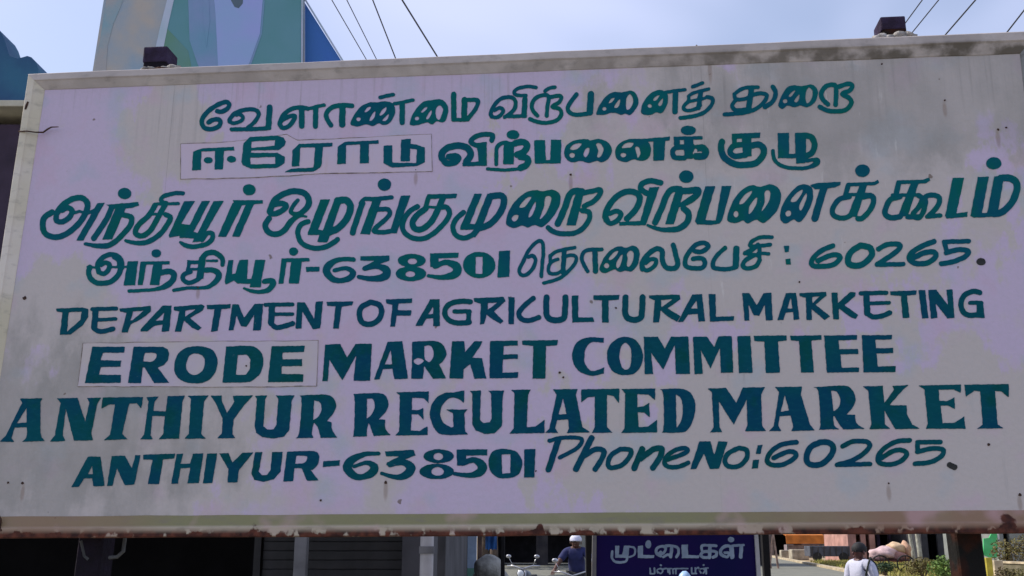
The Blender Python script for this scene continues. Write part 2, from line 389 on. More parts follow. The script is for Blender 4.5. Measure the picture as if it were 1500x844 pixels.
def parse(text):
    fr = None; out = []; sect = None
    for line in text.strip().splitlines():
        if line.startswith('#'): sect = line[1:].split(); continue
        if line.startswith('R '): fr = [float(q) for q in line.split()[1:]]; continue
        if line.startswith('L '):
            cur = dict(name=line.split()[1], dark='dark' in line, sect=sect, prims=[]); out.append(cur); continue
        for it in line.split(';'):
            tk = it.split()
            if not tk: continue
            k = tk[0]; neg = k[0] == '-'; k = k.lstrip('-'); x0, y0, s = fr
            if k == 'd':
                a, b, rx, ry = [float(q) for q in tk[1:5]]
                pts = [(x0+(a+rx*math.cos(t))/s, y0+(b+ry*math.sin(t))/s) for t in [i*math.pi/12 for i in range(24)]]
                cur['prims'].append(('poly', neg, pts)); continue
            w_ = None; rest = tk[1:]
            if k in 'sl': w_ = float(rest[0])/s; rest = rest[1:]
            P = []
            for q_ in rest:
                cn = q_.endswith('!'); q_ = q_.rstrip('!'); a = [float(z) for z in q_.split(',')]
                P.append((x0+a[0]/s, y0+a[1]/s, a[2]/s if len(a) > 2 else w_ or 0, cn))
            if k == 's': cur['prims'].append(('seg', neg, crom(P)))
            elif k == 'l': cur['prims'].append(('seg', neg, [p[:3] for p in P]))
            elif k == 'p': cur['prims'].append(('poly', neg, [p[:2] for p in P]))
            elif k == 'o': cur['prims'].append(('poly', neg, [p[:2] for p in crom(P, True)]))
    return out
def contour(G, x0, y0, h):
    """closed iso-loops of G>0, in grid coordinates mapped to pixels"""
    H, W = G.shape; nxt = {}
    def ipt(e):
        kind, i, j = e
        if kind == 0: a, b = G[j, i], G[j, i+1]; return (x0+(i+a/(a-b))*h, y0+j*h)
        a, b = G[j, i], G[j+1, i]; return (x0+i*h, y0+(j+a/(a-b))*h)
    ins = G > 0
    code = ins[:-1, :-1]*1 + ins[:-1, 1:]*2 + ins[1:, 1:]*4 + ins[1:, :-1]*8
    js, is_ = np.nonzero((code != 0) & (code != 15))
    T = {1: [('l', 't')], 2: [('t', 'r')], 3: [('l', 'r')], 4: [('r', 'b')], 5: [('l', 't'), ('r', 'b')], 6: [('t', 'b')], 7: [('l', 'b')],
         8: [('b', 'l')], 9: [('b', 't')], 10: [('t', 'r'), ('b', 'l')], 11: [('b', 'r')], 12: [('r', 'l')], 13: [('r', 't')], 14: [('t', 'l')]}
    for j, i in zip(js.tolist(), is_.tolist()):
        E = {'t': (0, i, j), 'b': (0, i, j+1), 'l': (1, i, j), 'r': (1, i+1, j)}
        for a, b in T[int(code[j, i])]: nxt[E[a]] = E[b]
    loops = []
    while nxt:
        s, c = next(iter(nxt.items())); lp = [s]; del nxt[s]
        while c != s and c in nxt:
            lp.append(c); c2 = nxt.pop(c); c = c2
        if len(lp) > 3: loops.append([ipt(e) for e in lp])
    return loops
def rdp(P, eps):
    if len(P) < 3: return P
    a = np.array(P); keep = np.zeros(len(P), bool); keep[0] = keep[-1] = True; st = [(0, len(P)-1)]
    while st:
        i, j = st.pop()
        if j <= i+1: continue
        d = a[j]-a[i]; L = np.hypot(*d); seg = a[i+1:j]-a[i]
        dist = np.abs(seg[:, 0]*d[1]-seg[:, 1]*d[0])/L if L > 1e-9 else np.hypot(seg[:, 0], seg[:, 1])
        k = int(dist.argmax())
        if dist[k] > eps: keep[i+1+k] = True; st += [(i, i+1+k), (i+1+k, j)]
    return [P[i] for i in range(len(P)) if keep[i]]
def area(P): return sum(P[i-1][0]*P[i][1]-P[i][0]*P[i-1][1] for i in range(len(P)))/2
def pip(pt, P):
    x, y = pt; c = False
    for i in range(len(P)):
        (x0, y0), (x1, y1) = P[i-1], P[i]
        if (y0 > y) != (y1 > y) and x < (x1-x0)*(y-y0)/(y1-y0)+x0: c = not c
    return c
def glyph_mesh(gl, to3, z0, z1, h=.62, eps=.10):
    """returns verts, faces, centre; to3 maps photograph pixels onto the board's own plane"""
    xs = []; ys = []
    for k, neg, P in gl['prims']:
        if neg: continue
        for p in P:
            m_ = (p[2]/2 if len(p) > 2 else 0)+2; xs += [p[0]-m_, p[0]+m_]; ys += [p[1]-m_, p[1]+m_]
    x0, x1, y0, y1 = min(xs), max(xs), min(ys), max(ys)
    X, Y = np.meshgrid(np.arange(x0, x1+h, h), np.arange(y0, y1+h, h))
    G = np.full(X.shape, -1e9)
    for k, neg, P in gl['prims']:
        d = seg_sdf(X, Y, P) if k == 'seg' else poly_sdf(X, Y, P)
        G = np.minimum(G, -d) if neg else np.maximum(G, d)
    # unsteady brush: a slow wobble of the edge
    ph = (hash_(gl) % 100)/10
    G = G + .09*np.sin(X*1.9+2*np.sin(Y*.8+ph))*np.sin(Y*2.2+1.5*np.sin(X*.7-ph))
    G = G + .22*np.sin(X*.31+ph)*np.cos(Y*.37+1.7*ph) + .12*np.sin(X*.9+Y*.7+ph)
    G[0, :] = G[-1, :] = -1; G[:, 0] = G[:, -1] = -1
    loops = [l for l in contour(G, x0, y0, h) if abs(area(l)) > 1.5]
    loops = [rdp(l+[l[0]], eps)[:-1] for l in loops]; loops = [l for l in loops if len(l) > 2]
    big = max(loops, key=lambda l: abs(area(l))); sg = area(big) > 0
    outs = [l for l in loops if (area(l) > 0) == sg]; holes = [l for l in loops if (area(l) > 0) != sg]
    V = []; Fc = []
    c = to3((x0+x1)/2, (y0+y1)/2)
    for o_ in outs:
        hs = [hh for hh in holes if pip(hh[0], o_)]
        rings = [o_]+hs; flat = [p for r_ in rings for p in r_]; base = len(V); n = len(flat)
        P3 = [to3(*p) for p in flat]
        V += [Vector((p[0]-c[0], p[1]-c[1], z1)) for p in P3] + [Vector((p[0]-c[0], p[1]-c[1], z0)) for p in P3]
        want = abs(area(rings[0])) - sum(abs(area(r_)) for r_ in rings[1:]); rj = random.Random(5); best = None
        for attempt in range(12):                      # the triangulator can drop faces on near-straight runs: check the area, nudge, retry
            jt = .0 if attempt == 0 else .01*attempt
            rr_ = [[(p[0]+rj.uniform(-jt, jt), p[1]+rj.uniform(-jt, jt)) for p in r_] for r_ in rings]; fl = [p for r_ in rr_ for p in r_]
            T = [tuple(t) for t in tessellate_polygon([[Vector((p[0], p[1], 0)) for p in r_] for r_ in rr_])]
            err = abs(sum(abs(area([fl[i] for i in t])) for t in T) - want)/want
            if best is None or err < best[0]: best = (err, T)
            if err < .004: break
        if best[0] > .01: print('LETTER FILL', gl['name'], round(best[0], 3))
        for t in best[1]: Fc.append(tuple(base+i for i in t))
        k = base
        for r_ in rings:
            m_ = len(r_)
            for i in range(m_): a, b = k+i, k+(i+1) % m_; Fc.append((a, b, b+n, a+n))
            k += m_
    return V, Fc, c
def hash_(gl):
    p = gl['prims'][0][2][0]; return int(p[0]*7+p[1]*13)
def letter_object(gl, frame, to3, m, z0, z1, parent):
    V, Fc, c = glyph_mesh(gl, to3, z0, z1)
    nm = 'digit' if gl['name'] == 'digit' else ('punctuation' if gl['name'] in ('dash', 'colon', 'stop') else 'letter')
    me = bpy.data.meshes.new(nm); me.from_pydata([tuple(p) for p in V], [], Fc)
    # face normals towards the reader
    bm = bmesh.new(); bm.from_mesh(me)
    for f in bm.faces:
        f.normal_update()
        if abs(f.normal.z) > .5 and f.normal.z < 0: f.normal_flip()
    bm.to_mesh(me); bm.free(); me.materials.append(m)
    o = bpy.data.objects.new(nm, me); COL.objects.link(o)
    splace(o, parent, frame @ Matrix.Translation((c[0], c[1], 0))); return o

def enamel(name, a, b, c):
    g = NG(name, .6, .04)
    geo = g.N.new('ShaderNodeNewGeometry').outputs['Position']
    n = g.noise(3.1, 4, geo, .55); n2 = g.noise(7, 4, geo, .6); br = g.noise(1, 5, g.mapping((34, 80, 1)), .65)
    col = g.mix(g.ramp(n, .38, .62), a, b); col = g.mix(g.math('MULTIPLY', g.ramp(n2, .5, .68), .7), col, c)
    col = g.mix(g.math('MULTIPLY', g.ramp(br, .45, .75), .40), col, (.010, .12, .15))          # thin brush drag
    col = g.mix(g.math('MULTIPLY', g.ramp(g.noise(55, 5, geo, .7), .68, .76), .5), col, (.20, .24, .28))                # tiny chips down to the white
    return g.done(col, br, .25, .002)
M_TEAL = enamel('teal_sign_paint', (.002, .120, .125), (.003, .085, .130), (.002, .120, .090))
M_NAVY = enamel('navy_sign_paint', (.002, .058, .110), (.002, .078, .098), (.001, .070, .055))
M_MIX = enamel('dark_teal_sign_paint', (.002, .075, .100), (.003, .062, .115), (.002, .085, .090))
M_BLACK = mat('black_spot_paint', (.02, .02, .018), .6, .2, 20)
LET = r"""
#1 teal panel
R 280 130 6.49
L ve
s 44 250,215 290,220 345,190 362,150 330,128 260,150 175,205 115,270 103,325 130,375 200,385 260,360 280,320 255,292 205,298 165,322
L va
s 40 365,312 372,285 425,230 520,200 615,205 643,250 600,320 540,372 ; s 36 365,310 405,330 470,310 495,275 460,243 430,250
s 40 385,388 600,385 745,375 ; l 56 748,178 735,362
L lla
s 42 840,335 870,375 930,355 975,300 985,262 930,265 865,300 840,335 ; s 42 840,330 880,250 960,192 1040,180 1110,190 ; l 54 1052,205 1052,355 ; s 34 1085,190 1150,185 1200,170 1265,158 ; l 50 1185,180 1182,358
R 470 120 6.03
L aa
s 42 90,385 62,340 47,285 85,235 145,212 215,208 275,212 ; l 56 192,225 188,378
L nn
o 262,370 290,300 350,222 430,183 500,182 572,172 640,195 657,260 640,320 600,370 550,382 510,366 460,392 400,376 330,395 285,388
-d 333 330 20 18 ; -o 385,262 412,228 445,222 430,250 400,270 ; -o 430,342 445,300 480,262 476,310 450,342 ; -o 517,295 540,250 578,222 575,252 547,290 ; -o 545,342 570,310 602,285 594,322 570,346
s 32 650,195 720,182 815,162 ; l 48 720,200 718,360 ; l 34 525,138 640,113
L mai
o 785,370 802,310 850,230 910,175 980,163 1060,155 1115,200 1125,270 1105,335 1075,360 1020,350 985,378 940,360 900,370 860,382 808,385
-d 850 325 20 17 ; -o 885,265 915,232 942,225 925,252 900,272 ; -o 930,325 950,280 978,250 974,292 950,328 ; -o 1020,232 1050,208 1078,240 1070,290 1045,335 1022,318 1014,270
R 640 110 6.03
L ma
l 48 148,172 150,385 ; l 34 145,398 275,395 ; l 52 245,220 240,380 ; s 38 240,222 350,222 362,250 335,310 270,390
L vi
s 36 485,368 475,340 500,280 560,215 640,195 690,225 690,290 650,340 600,372 ; s 34 485,370 530,375 572,345 585,310 555,292 510,310
l 34 615,366 780,364 ; l 48 778,215 770,358 ; s 32 875,110 800,103 720,118 682,150 705,178 785,182
L rr
s 36 888,360 850,318 838,270 862,215 920,182 985,190 975,290 970,360 ; s 36 985,200 1060,185 1098,195 1080,240 1020,280 1080,300 1100,345 1060,400 960,424 870,410 822,390 ; s 32 955,142 990,118 1042,108
R 830 110 6.03
L pa
s 38 88,172 30,250 10,300 42,342 120,352 200,338 ; l 58 215,170 205,330
L nai
o 262,340 290,268 350,188 420,150 490,155 570,138 620,178 635,240 612,300 560,355 520,342 480,352 430,337 380,337 330,354 280,352
-d 333 300 19 17 ; -o 370,248 395,212 428,200 412,228 388,250 ; -o 420,285 442,245 470,215 468,262 445,292 ; -o 532,200 560,170 585,205 585,250 560,300 530,305 524,250
L na
o 655,320 680,240 740,165 820,132 880,158 897,210 880,280 840,337 790,332 740,355 680,350
-d 735 275 18 16 ; -o 765,222 790,190 822,178 806,206 784,228 ; -o 808,262 824,232 850,205 848,245 828,275 ; s 30 870,155 950,142 1045,130 ; l 50 962,155 957,325
L th
l 32 1112,105 1200,72 ; s 30 1075,190 1120,160 1190,140 1255,125 ; s 32 1080,190 1075,232 1040,268 1035,300 1075,315 1140,300 1180,270 ; s 28 1070,238 1130,225 1190,215 1250,192 ; l 44 1185,150 1165,290
s 36 1240,195 1288,210 1280,265 1215,330 1120,365 1005,380
R 1040 100 5.274
L thu
s 30 370,148 260,155 190,200 ; s 30 188,200 200,240 260,240 300,225 ; s 32 200,245 172,290 200,325 290,318 ; l 44 320,160 298,320 ; s 32 320,210 390,195 438,210 418,262 350,318 250,347 112,358
s 36 485,145 508,195 482,260 425,300
L rai
o 528,290 550,220 590,155 640,132 700,140 780,127 825,158 832,210 805,270 750,303 700,290 650,303 600,290 560,315
-d 580 255 18 16 ; -o 608,215 632,185 660,172 645,200 622,222 ; -o 650,255 668,225 690,205 688,240 668,265 ; -o 745,175 765,150 790,175 790,220 768,262 745,270 738,220
L rra
s 36 912,282 870,240 860,190 900,138 962,132 975,180 970,282 ; s 36 978,150 1060,122 1098,135 1080,172 1022,200 1072,230 1092,270 1050,322 960,335 890,322 848,300
#2a teal patch1
R 280 130 6.49
L ii
p 20,602 100,570 408,555 412,590 100,600 95,775 10,780 ; p 230,585 315,585 305,770 225,770 ; d 165 682 43 30 ; d 385 673 44 32
L ee
p 480,700 500,520 560,462 820,448 882,468 903,505 888,545 830,590 570,602 570,612 820,612 892,650 890,710 820,755 570,764 490,728 ; -p 575,505 800,492 795,545 575,565 ; -p 565,660 800,650 802,716 565,722 ; -p 572,590 830,586 880,560 920,590 830,602 572,611
L ra
p 965,590 1030,527 1346,516 1346,552 1255,556 1242,725 1228,755 1160,792 888,797 950,762 1165,752 1180,560 1040,562 1030,737 958,745
R 470 120 6.03
L aa
p 150,575 212,532 510,518 512,548 425,552 425,720 345,722 348,555 225,562 222,726 145,730
L du
p 555,567 632,562 632,716 842,718 850,600 790,592 788,702 705,706 710,512 795,505 795,550 850,558 920,582 920,712 850,746 630,760 555,722
#2b teal panel
R 640 110 6.03
L vi
s 60 45,735 45,690 100,642 200,625 275,650 298,710 262,765 ; s 55 48,740 90,782 160,770 190,735 160,718 105,722
p 225,775 370,765 350,600 440,592 442,802 225,808 ; s 44 484,580 488,530 385,530 312,565 305,600 350,622
L rr
s 36 525,788 525,700 532,640 570,605 620,598 ; p 590,590 682,590 680,790 585,790 ; s 58 690,605 760,592 798,625 768,680 710,705 ; s 58 735,722 800,740 795,790 740,822 ; s 30 740,828 600,840 448,830 ; d 672 528 57 41 
L pa
p 858,577 955,575 963,752 1000,752 1008,573 1100,572 1095,782 865,784
R 830 110 6.03
L nai
o -22,690 0,620 80,575 180,568 210,578 290,566 370,600 400,668 370,740 310,772 270,758 200,778 130,760 60,772 5,750
-d 50 710 24 22 ; -o 28,655 70,610 130,605 110,640 70,662 ; -o 150,700 165,655 198,645 196,690 168,726 ; -o 262,612 300,608 326,660 302,718 272,726 278,670
L na
o 428,690 450,622 520,577 600,563 700,578 745,640 735,712 700,752 640,757 590,747 520,770 450,748
-d 500 708 25 20 ; -o 488,643 520,605 590,600 568,638 520,645 ; -o 618,700 608,640 638,640 652,690 630,732 ; p 640,567 912,545 910,580 690,592 ; p 765,575 872,570 862,757 765,757
L k
d 1075 490 68 42 ; p 945,545 1202,540 1202,570 945,577 ; p 948,560 1000,560 1000,622 948,622 ; p 1035,560 1120,560 1115,742 1040,742 ; p 950,612 1130,612 1130,640 950,640
s 44 1035,638 965,645 936,680 955,730 1040,733 ; s 62 1135,650 1200,645 1228,680 1208,718 1145,718 ; -d 1140 670 16 20
R 1040 100 5.274
L ku
s 50 92,570 85,620 110,690 190,742 270,748 350,735 405,680 415,625 380,592 330,598 ; p 168,507 390,498 385,540 168,548 ; p 168,540 208,540 208,590 172,590 ; p 245,540 320,535 322,680 255,690 ; s 44 262,592 185,600 155,645 190,680 275,672
L zhu
p 523,502 610,500 612,662 660,662 655,500 742,498 742,660 750,662 750,690 740,692 738,735 665,737 665,697 525,696 ; s 46 735,520 785,535 808,590 790,650 750,678
s 30 750,715 800,708 828,715,42 822,738,44 765,766 680,775 565,760 500,712 486,640
#3 teal panel
R 50 260 6.03
L a
s 52 160,308 98,350 76,410 95,490 160,525 240,520 330,470 410,390 462,300 472,232 432,187 370,182 300,212 240,262 200,320
s 48 198,325 200,385 262,388 318,345 335,292 295,270 245,290 ; l 26 325,322 400,300 470,320 530,290 600,250 ; p 560,228 625,225 435,558 372,560
L nth
s 50 688,262 640,370 528,540 ; p 640,242 720,235 920,218 928,248 870,270 690,278 ; p 725,262 815,262 690,548 602,550 ; s 48 790,332 858,352 855,412 800,485 700,580 600,608 452,588,28 ; d 800 143 60 50
L thi
s 48 1070,245 1010,340 925,420 895,490 955,518 1035,460 1110,325 1165,230 ; l 26 1010,325 1120,325 ; s 46 1165,330 1205,360 1150,460 1090,520 1000,572 900,580,40 812,560,30
s 38 1315,140 1238,142 1148,165 1122,200 1160,238 ; l 28 1070,235 1275,232
R 230 250 6.03
L yuu
p 240,270 335,270 215,470 290,480 395,270 468,268 325,540 360,552 500,270 590,268 420,560 400,625 312,635 330,600 200,595 200,575 110,595 105,570
s 42 400,612 440,555 490,560 485,610 430,652 340,672 260,665 208,635,28
L r
d 815 170 57 50 ; p 670,262 935,262 935,292 690,312 ; p 668,285 762,285 612,585 538,585 ; p 790,290 860,290 730,585 662,583
R 380 250 6.03
L o
s 50 98,335 92,370 140,382 205,352 238,312 200,290 145,300 ; s 54 97,350 135,262 220,205 320,182 402,205 438,262 425,320 370,372,45 310,385,40 278,360,38 300,310,36 340,262,34
s 52 85,425 52,490 85,548 150,562 220,530 280,450 350,400,34 415,408,20
L zhu
p 540,257 625,253 520,520 560,530 665,250 735,245 600,635 512,632 530,570 428,570 430,545 ; s 62 690,268 765,262 805,320 775,420 700,505 610,548 
s 46 430,452 370,475 340,540 365,630 450,680 560,682 650,640 690,608
R 540 250 6.03
L ng
d 140 125 60 55 ; s 38 -70,290 -35,252 45,252 203,238 ; s 52 -55,290 -90,390 -142,550 ; p 35,262 115,255 10,565 -75,562 ; s 42 80,345 165,342 188,380 140,440 60,508 55,540 130,545 225,532 ; p 285,222 370,220 248,555 185,555
L ku
p 520,210 782,205 772,245 505,252 ; l 42 528,240 505,320 ; s 54 505,335 425,400 388,462 412,515 475,515 555,450 615,340 655,245 ; l 24 500,322 610,325 ; s 46 432,318 355,370 303,460 312,540 380,592 480,602 580,550 680,450 715,375 690,325 650,325
L mu
p 935,205 1002,205 895,470 940,475 1048,205 1115,205 995,520 940,590 890,560 935,522 808,525 810,500 ; s 46 838,370 772,430 745,500 770,570 842,597 920,565 965,500 ; s 58 1080,228 1160,220 1195,250 1185,325 1130,415 1060,480 990,505
R 720 245 6.03
L rai
o 128,490 148,400 210,300 300,225 390,203 450,213 540,200 602,240 607,310 572,400 500,490 440,530 380,512 320,533 270,517 200,538 148,522
-o 178,455 200,425 238,425 228,462 198,480 ; -o 245,352 300,280 352,264 330,305 292,352 ; -o 325,442 345,380 388,308 386,360 355,432 ; -o 425,458 460,362 475,270 500,255 530,272 510,345 470,422
L rra
s 58 585,500 640,380 690,245 745,212 800,215 ; p 740,240 815,235 745,515 658,515 ; s 46 790,235 880,215 955,200 958,240 905,300 820,345 ; s 46 800,385 862,400 858,470 800,548 720,585 620,588 545,570 500,535
R 880 230 6.027
L vi
s 54 55,560 40,510 80,420 150,345 240,305 320,325 345,380 305,470 230,545 ; s 44 45,560 90,588 150,560 178,505 140,480 80,500 ; p 160,575 350,565 430,270 518,265 412,565 395,605 165,606 ; s 50 530,230 450,212 372,232 352,280 405,322
L rr
s 56 480,578 530,470 580,345 625,290 700,285 ; p 660,300 735,300 645,595 568,595 ; s 58 700,300 780,300 855,292 850,335 770,395 690,430,30 ; s 55 730,455 775,500 765,570 700,628 600,645,46 500,635,36 415,605,26 ; d 755 175 64 56
L pa
p 922,260 1012,258 922,558 1015,562 1068,258 1155,256 1072,560 1050,590 960,602 850,595 832,570
R 1080 220 6.027
L nai
o -88,615 -75,540 -25,430 50,345 130,310 200,325 290,303 360,335 387,410 358,520 290,602 235,643 190,627 165,615 90,647 50,622 0,642 -60,640
-d -12 565 22 28 ; -o 15,475 60,402 118,362 128,375 90,432 50,472 ; -o 100,560 112,490 172,418 166,482 122,552 ; -o 212,545 240,462 243,372 280,358 292,402 262,482
L na
o 378,590 390,508 450,400 530,320 600,303 660,338 667,430 632,530 572,622 530,633 500,614 430,648 390,628
-d 450 560 26 27 ; -o 470,452 512,390 572,350 570,382 520,452 ; -o 545,512 570,440 612,378 606,442 565,532 ; p 640,310 700,292 915,280 910,308 860,332 690,348 ; s 64 765,335 735,430 685,602
L k
d 1105 183 65 56 ; p 965,290 1210,280 1240,262 1252,290 1215,310 958,325 ; l 44 980,310 955,395 ; p 1085,300 1150,300 1055,590 970,590 ; s 46 990,412 900,435 850,500 842,565 900,600 975,590 1030,545 ; l 30 950,395 1180,392 ; s 48 1110,415 1185,405 1203,450 1175,525 1110,598 1065,605
R 1280 220 6.027
L kuu
p 200,268 430,262 490,242 497,268 460,295 200,302 ; l 48 220,290 195,395 ; p 325,295 395,295 300,580 210,590 ; s 50 230,412 150,435 110,500 100,565 150,598 230,588 ; l 30 165,398 400,398 ; s 46 395,402 425,430 400,500 345,570 390,600 430,560 455,470 460,410 540,400 580,430 560,500 490,575
l 40 470,587 585,578 ; l 46 300,590 400,590
L ta
p 695,245 797,245 728,560 828,545 825,590 640,606 630,580
L m
d 1058 117 68 54 ; p 918,237 1015,235 955,555 1000,555 1062,232 1150,228 1095,552 1102,588 880,598 852,580 ; s 62 1120,248 1200,248 1258,290 1258,370 1212,470 1130,548 1060,562
#4 teal panel
R 110 350 7.5
L a
s 58 165,312 150,370 175,440 240,483 330,488 410,460 480,390 508,300 ; s 80 505,310 490,230 440,190 ; s 55 445,180 370,175 290,220 248,290 262,365 ; s 52 262,365 315,385 365,345 378,285 330,262 285,285
l 26 365,312 580,308 ; l 26 138,310 250,318 ; p 580,247 692,245 660,512 533,512
L nth
p 720,250 1042,245 1035,280 960,285 925,508 822,508 858,285 782,285 745,508 688,508 ; s 64 950,372 1040,358 1090,395 1068,460 1000,518 900,552,42 780,565,38 595,575,40 ; d 893 160 54 46
L thi
p 1230,235 1360,238 1360,278 1262,280 ; l 42 1255,260 1240,345 ; l 30 1235,335 1370,335 ; p 1365,200 1440,200 1410,440 1330,440 ; s 50 1270,362 1195,395 1190,450 1245,483 1320,465 1380,420
s 60 1620,285,45 1618,220,55 1550,160 1470,152 1410,195 1395,250 ; l 28 1450,242 1560,242 ; s 60 1440,345 1520,345 1578,385,68 1560,450,64 1480,520,48 1390,540,38 1250,540,38 1085,565,40
R 290 350 7.5
L yuu
p 335,235 390,235 372,390 412,380 455,232 552,230 540,440 590,440 630,232 742,230 702,430 690,535 570,532 575,495 430,492 400,460 350,480 302,508 295,470
s 56 730,470 815,462,64 822,505,66 770,565 680,582,46 590,575,40 508,545,28
L r
d 1050 140 50 46 ; p 920,215 1225,210 1225,247 1142,255 1110,492 998,492 1022,258 975,257 940,492 885,496
L dash
p 1185,310 1335,305 1335,358 1190,365
R 440 350 4.6875
L digit
s 32 365,142 270,142 200,178,48 180,225,52 220,275,44 280,287,36 345,265,44 360,228,40 310,202,30 235,218,28
L digit
p 412,120 612,115 612,150 520,182 470,205 430,215 432,190 510,152 412,150 ; s 30 440,205 530,190,36 590,215,54 580,258,54 500,275,40 402,262,28
L digit
d 765 150 97 47 ; d 760 240 106 52 ; -d 770 155 32 20 ; -d 755 243 34 20
L digit
p 890,100 1088,95 1085,130 950,135 950,168 930,195 892,195 ; s 38 925,188 1000,162 1072,190,58 1065,240,58 980,265,36 880,255,24
L digit
d 1228 180 112 91 ; -p 1205,125 1252,122 1250,240 1203,240
L digit
p 1365,85 1440,80 1435,262 1352,266
R 750 340 7.5
L tho
s 42 322,488 330,380 345,200 325,105 262,118 180,210 120,330 80,420 100,470 160,470 230,400 258,310 230,262 180,275
L tha
s 40 420,265 500,210 690,172 ; l 38 418,260 420,325 ; s 40 505,300 435,330 402,390 410,450 480,460 550,425 ; l 54 575,205 560,445 ; s 40 560,275 650,255 705,280 688,350 620,430 520,510 350,562
L aa
s 44 830,432 790,360 766,285 790,220 850,197 985,192 ; l 60 910,210 918,430
L lai
o 962,420 975,355 1030,255 1110,180 1190,158 1250,172 1330,150 1392,190 1400,280 1375,370 1312,432 1250,428 1180,438 1130,412 1080,432 1010,452
-d 1040 370 28 28 ; -o 1062,295 1110,230 1168,207 1140,262 1090,305 ; -o 1145,375 1160,310 1212,248 1206,315 1170,395 ; -o 1262,240 1305,205 1335,235 1330,310 1290,380 1258,365 1272,300
R 920 340 5.769
L la
s 44 122,315 120,260 168,192 240,142 288,165 290,240 322,300 390,308 420,272 405,200 382,112 ; s 36 118,305 160,325 220,290 238,240 190,230 148,262
L pe
s 40 560,160 620,168 678,125 640,92 570,112 510,180 482,240 492,290 560,308 630,300 650,255 620,222 550,228
L pa
s 38 820,135 760,190 720,252 722,300 780,313 860,312 915,295 ; l 54 915,142 910,285
L si
s 34 1215,45 1120,45 1050,78 1028,112 ; l 34 1040,125 1200,108 ; l 30 1100,178 1188,185 ; s 40 1098,110 1050,150 990,178 ; l 34 1110,130 1110,230 ; s 38 1060,200 990,240 970,288 1010,308 1080,288 1112,235 ; l 32 985,180 1110,200
L colon
p 1315,118 1360,115 1358,170 1325,172 ; p 1330,230 1372,225 1375,275 1335,278
R 1160 330 5
L digit
s 38 300,152 210,190 150,250 150,293 210,303 300,290 348,250 342,222 280,222 190,262
L digit
s 46 500,150 430,200 410,268 450,297 520,285 583,220 570,165 500,150
L digit
s 38 635,175 700,142 785,142 780,180 700,240 625,288 ; l 34 622,290 815,286
L digit
s 40 1040,120 940,160 870,210 865,255 920,283 1000,273 1052,230 1038,198 970,202 890,240
L digit
l 34 1115,122 1295,118 ; l 34 1115,125 1135,195 ; s 38 1130,202 1220,180 1290,190 1272,228 1190,265 1095,283
L stop dark
d 1385 268 34 27
#5 mixed panel
R 70 430 5.627
L D
p 68,125 290,115 335,130 335,190 290,260 190,338 100,342 122,158 75,150 ; -p 172,155 282,150 268,218 160,315
L E
l 34 368,130 565,125 ; l 50 395,150 383,285 ; s 40 383,290 435,315 538,292 ; l 30 400,220 560,210
L P
p 590,125 850,103 850,150 775,210 685,255 660,322 608,322 650,160 595,150 ; -p 705,150 792,142 700,222 682,222
L A
p 950,100 1022,100 1002,312 940,316 945,258 882,265 822,312 765,315 765,295 ; -p 960,160 950,222 892,224
L R
p 1040,110 1270,90 1292,105 1280,140 1172,202 1268,282 1240,306 1190,282 1122,222 1100,316 1048,316 1085,150 1040,140 ; -p 1132,142 1222,130 1135,192
L T
p 1310,95 1507,88 1507,122 1432,130 1400,310 1345,316 1375,130 1315,130
R 320 420 5.627
L M
p 115,145 165,145 212,258 300,143 370,140 350,360 285,362 297,230 230,332 185,326 150,240 125,360 85,360
L E
l 34 388,150 612,147 ; l 52 442,165 435,300 ; s 42 435,300 485,338 612,305 ; l 30 450,228 612,227
L N
p 650,130 715,130 790,270 802,125 862,120 840,345 780,352 692,205 685,345 635,347
L T
p 890,125 1115,122 1100,155 1017,165 992,347 945,347 965,165 897,157
L O
s 46 1255,130 1180,170 1162,240 1190,298 1260,310 1322,270 1345,210 1325,150 1255,130
R 560 420 5.627
L F
p 30,105 245,98 245,135 135,140 128,195 240,195 235,240 120,240 105,330 65,330 85,150 35,140
L A
p 395,105 472,103 475,326 420,326 420,260 365,265 330,322 270,326 ; -p 420,160 420,225 380,227
L G
s 44 725,125 640,122 560,142 518,192 525,250 580,293 680,300 718,292 ; l 36 595,205 720,205 ; l 40 712,212 712,298
L R
p 752,95 1000,85 1017,120 920,205 1000,285 975,307 910,272 860,232 840,307 805,312 812,142 758,125 ; -p 872,137 952,130 867,192
L I
p 1040,85 1092,88 1085,310 1040,310
L C
s 42 1245,97 1170,160 1125,220 1150,268 1210,280 1290,255
R 800 410 5.627
L U
s 50 3,145 5,290 60,333 140,320 155,260 160,145
L L
p 210,130 265,130 265,310 385,310 397,347 215,352
L T
p 390,128 605,125 600,165 515,170 515,353 460,353 460,170 390,165
L U
s 50 655,145 655,290 710,330 775,315 790,260 795,145
L R
p 845,128 1100,122 1107,160 1002,235 1110,302 1080,347 1000,302 945,252 930,352 880,352 895,170 850,150 ; -p 947,167 1042,160 950,227
L A
p 1205,120 1285,120 1310,342 1255,346 1250,282 1170,287 1130,347 1085,347 ; -p 1240,170 1247,237 1193,237
R 1040 410 5.627
L L
p -12,118 45,118 50,305 200,300 195,337 0,346
L M
p 265,110 325,110 385,210 440,110 505,105 517,332 460,337 450,210 405,297 360,292 318,205 325,337 285,337
L A
p 625,110 710,108 737,325 690,333 685,267 625,272 605,332 555,333 ; -p 665,150 680,237 638,237
L R
p 735,110 955,100 962,130 870,205 992,302 945,332 837,242 840,332 795,332 790,150 740,135 ; -p 842,142 902,137 845,197
L K
p 1000,105 1050,105 1055,190 1155,100 1200,105 1195,135 1110,210 1222,290 1200,322 1155,307 1062,237 1062,327 1015,327
R 1220 410 5.627
L E
l 36 230,112 440,107 ; l 52 275,125 283,275 ; s 42 280,275 330,305 400,300 468,272 ; l 32 300,195 462,190
L T
p 470,95 690,88 685,125 610,130 632,312 575,317 560,135 475,125
L I
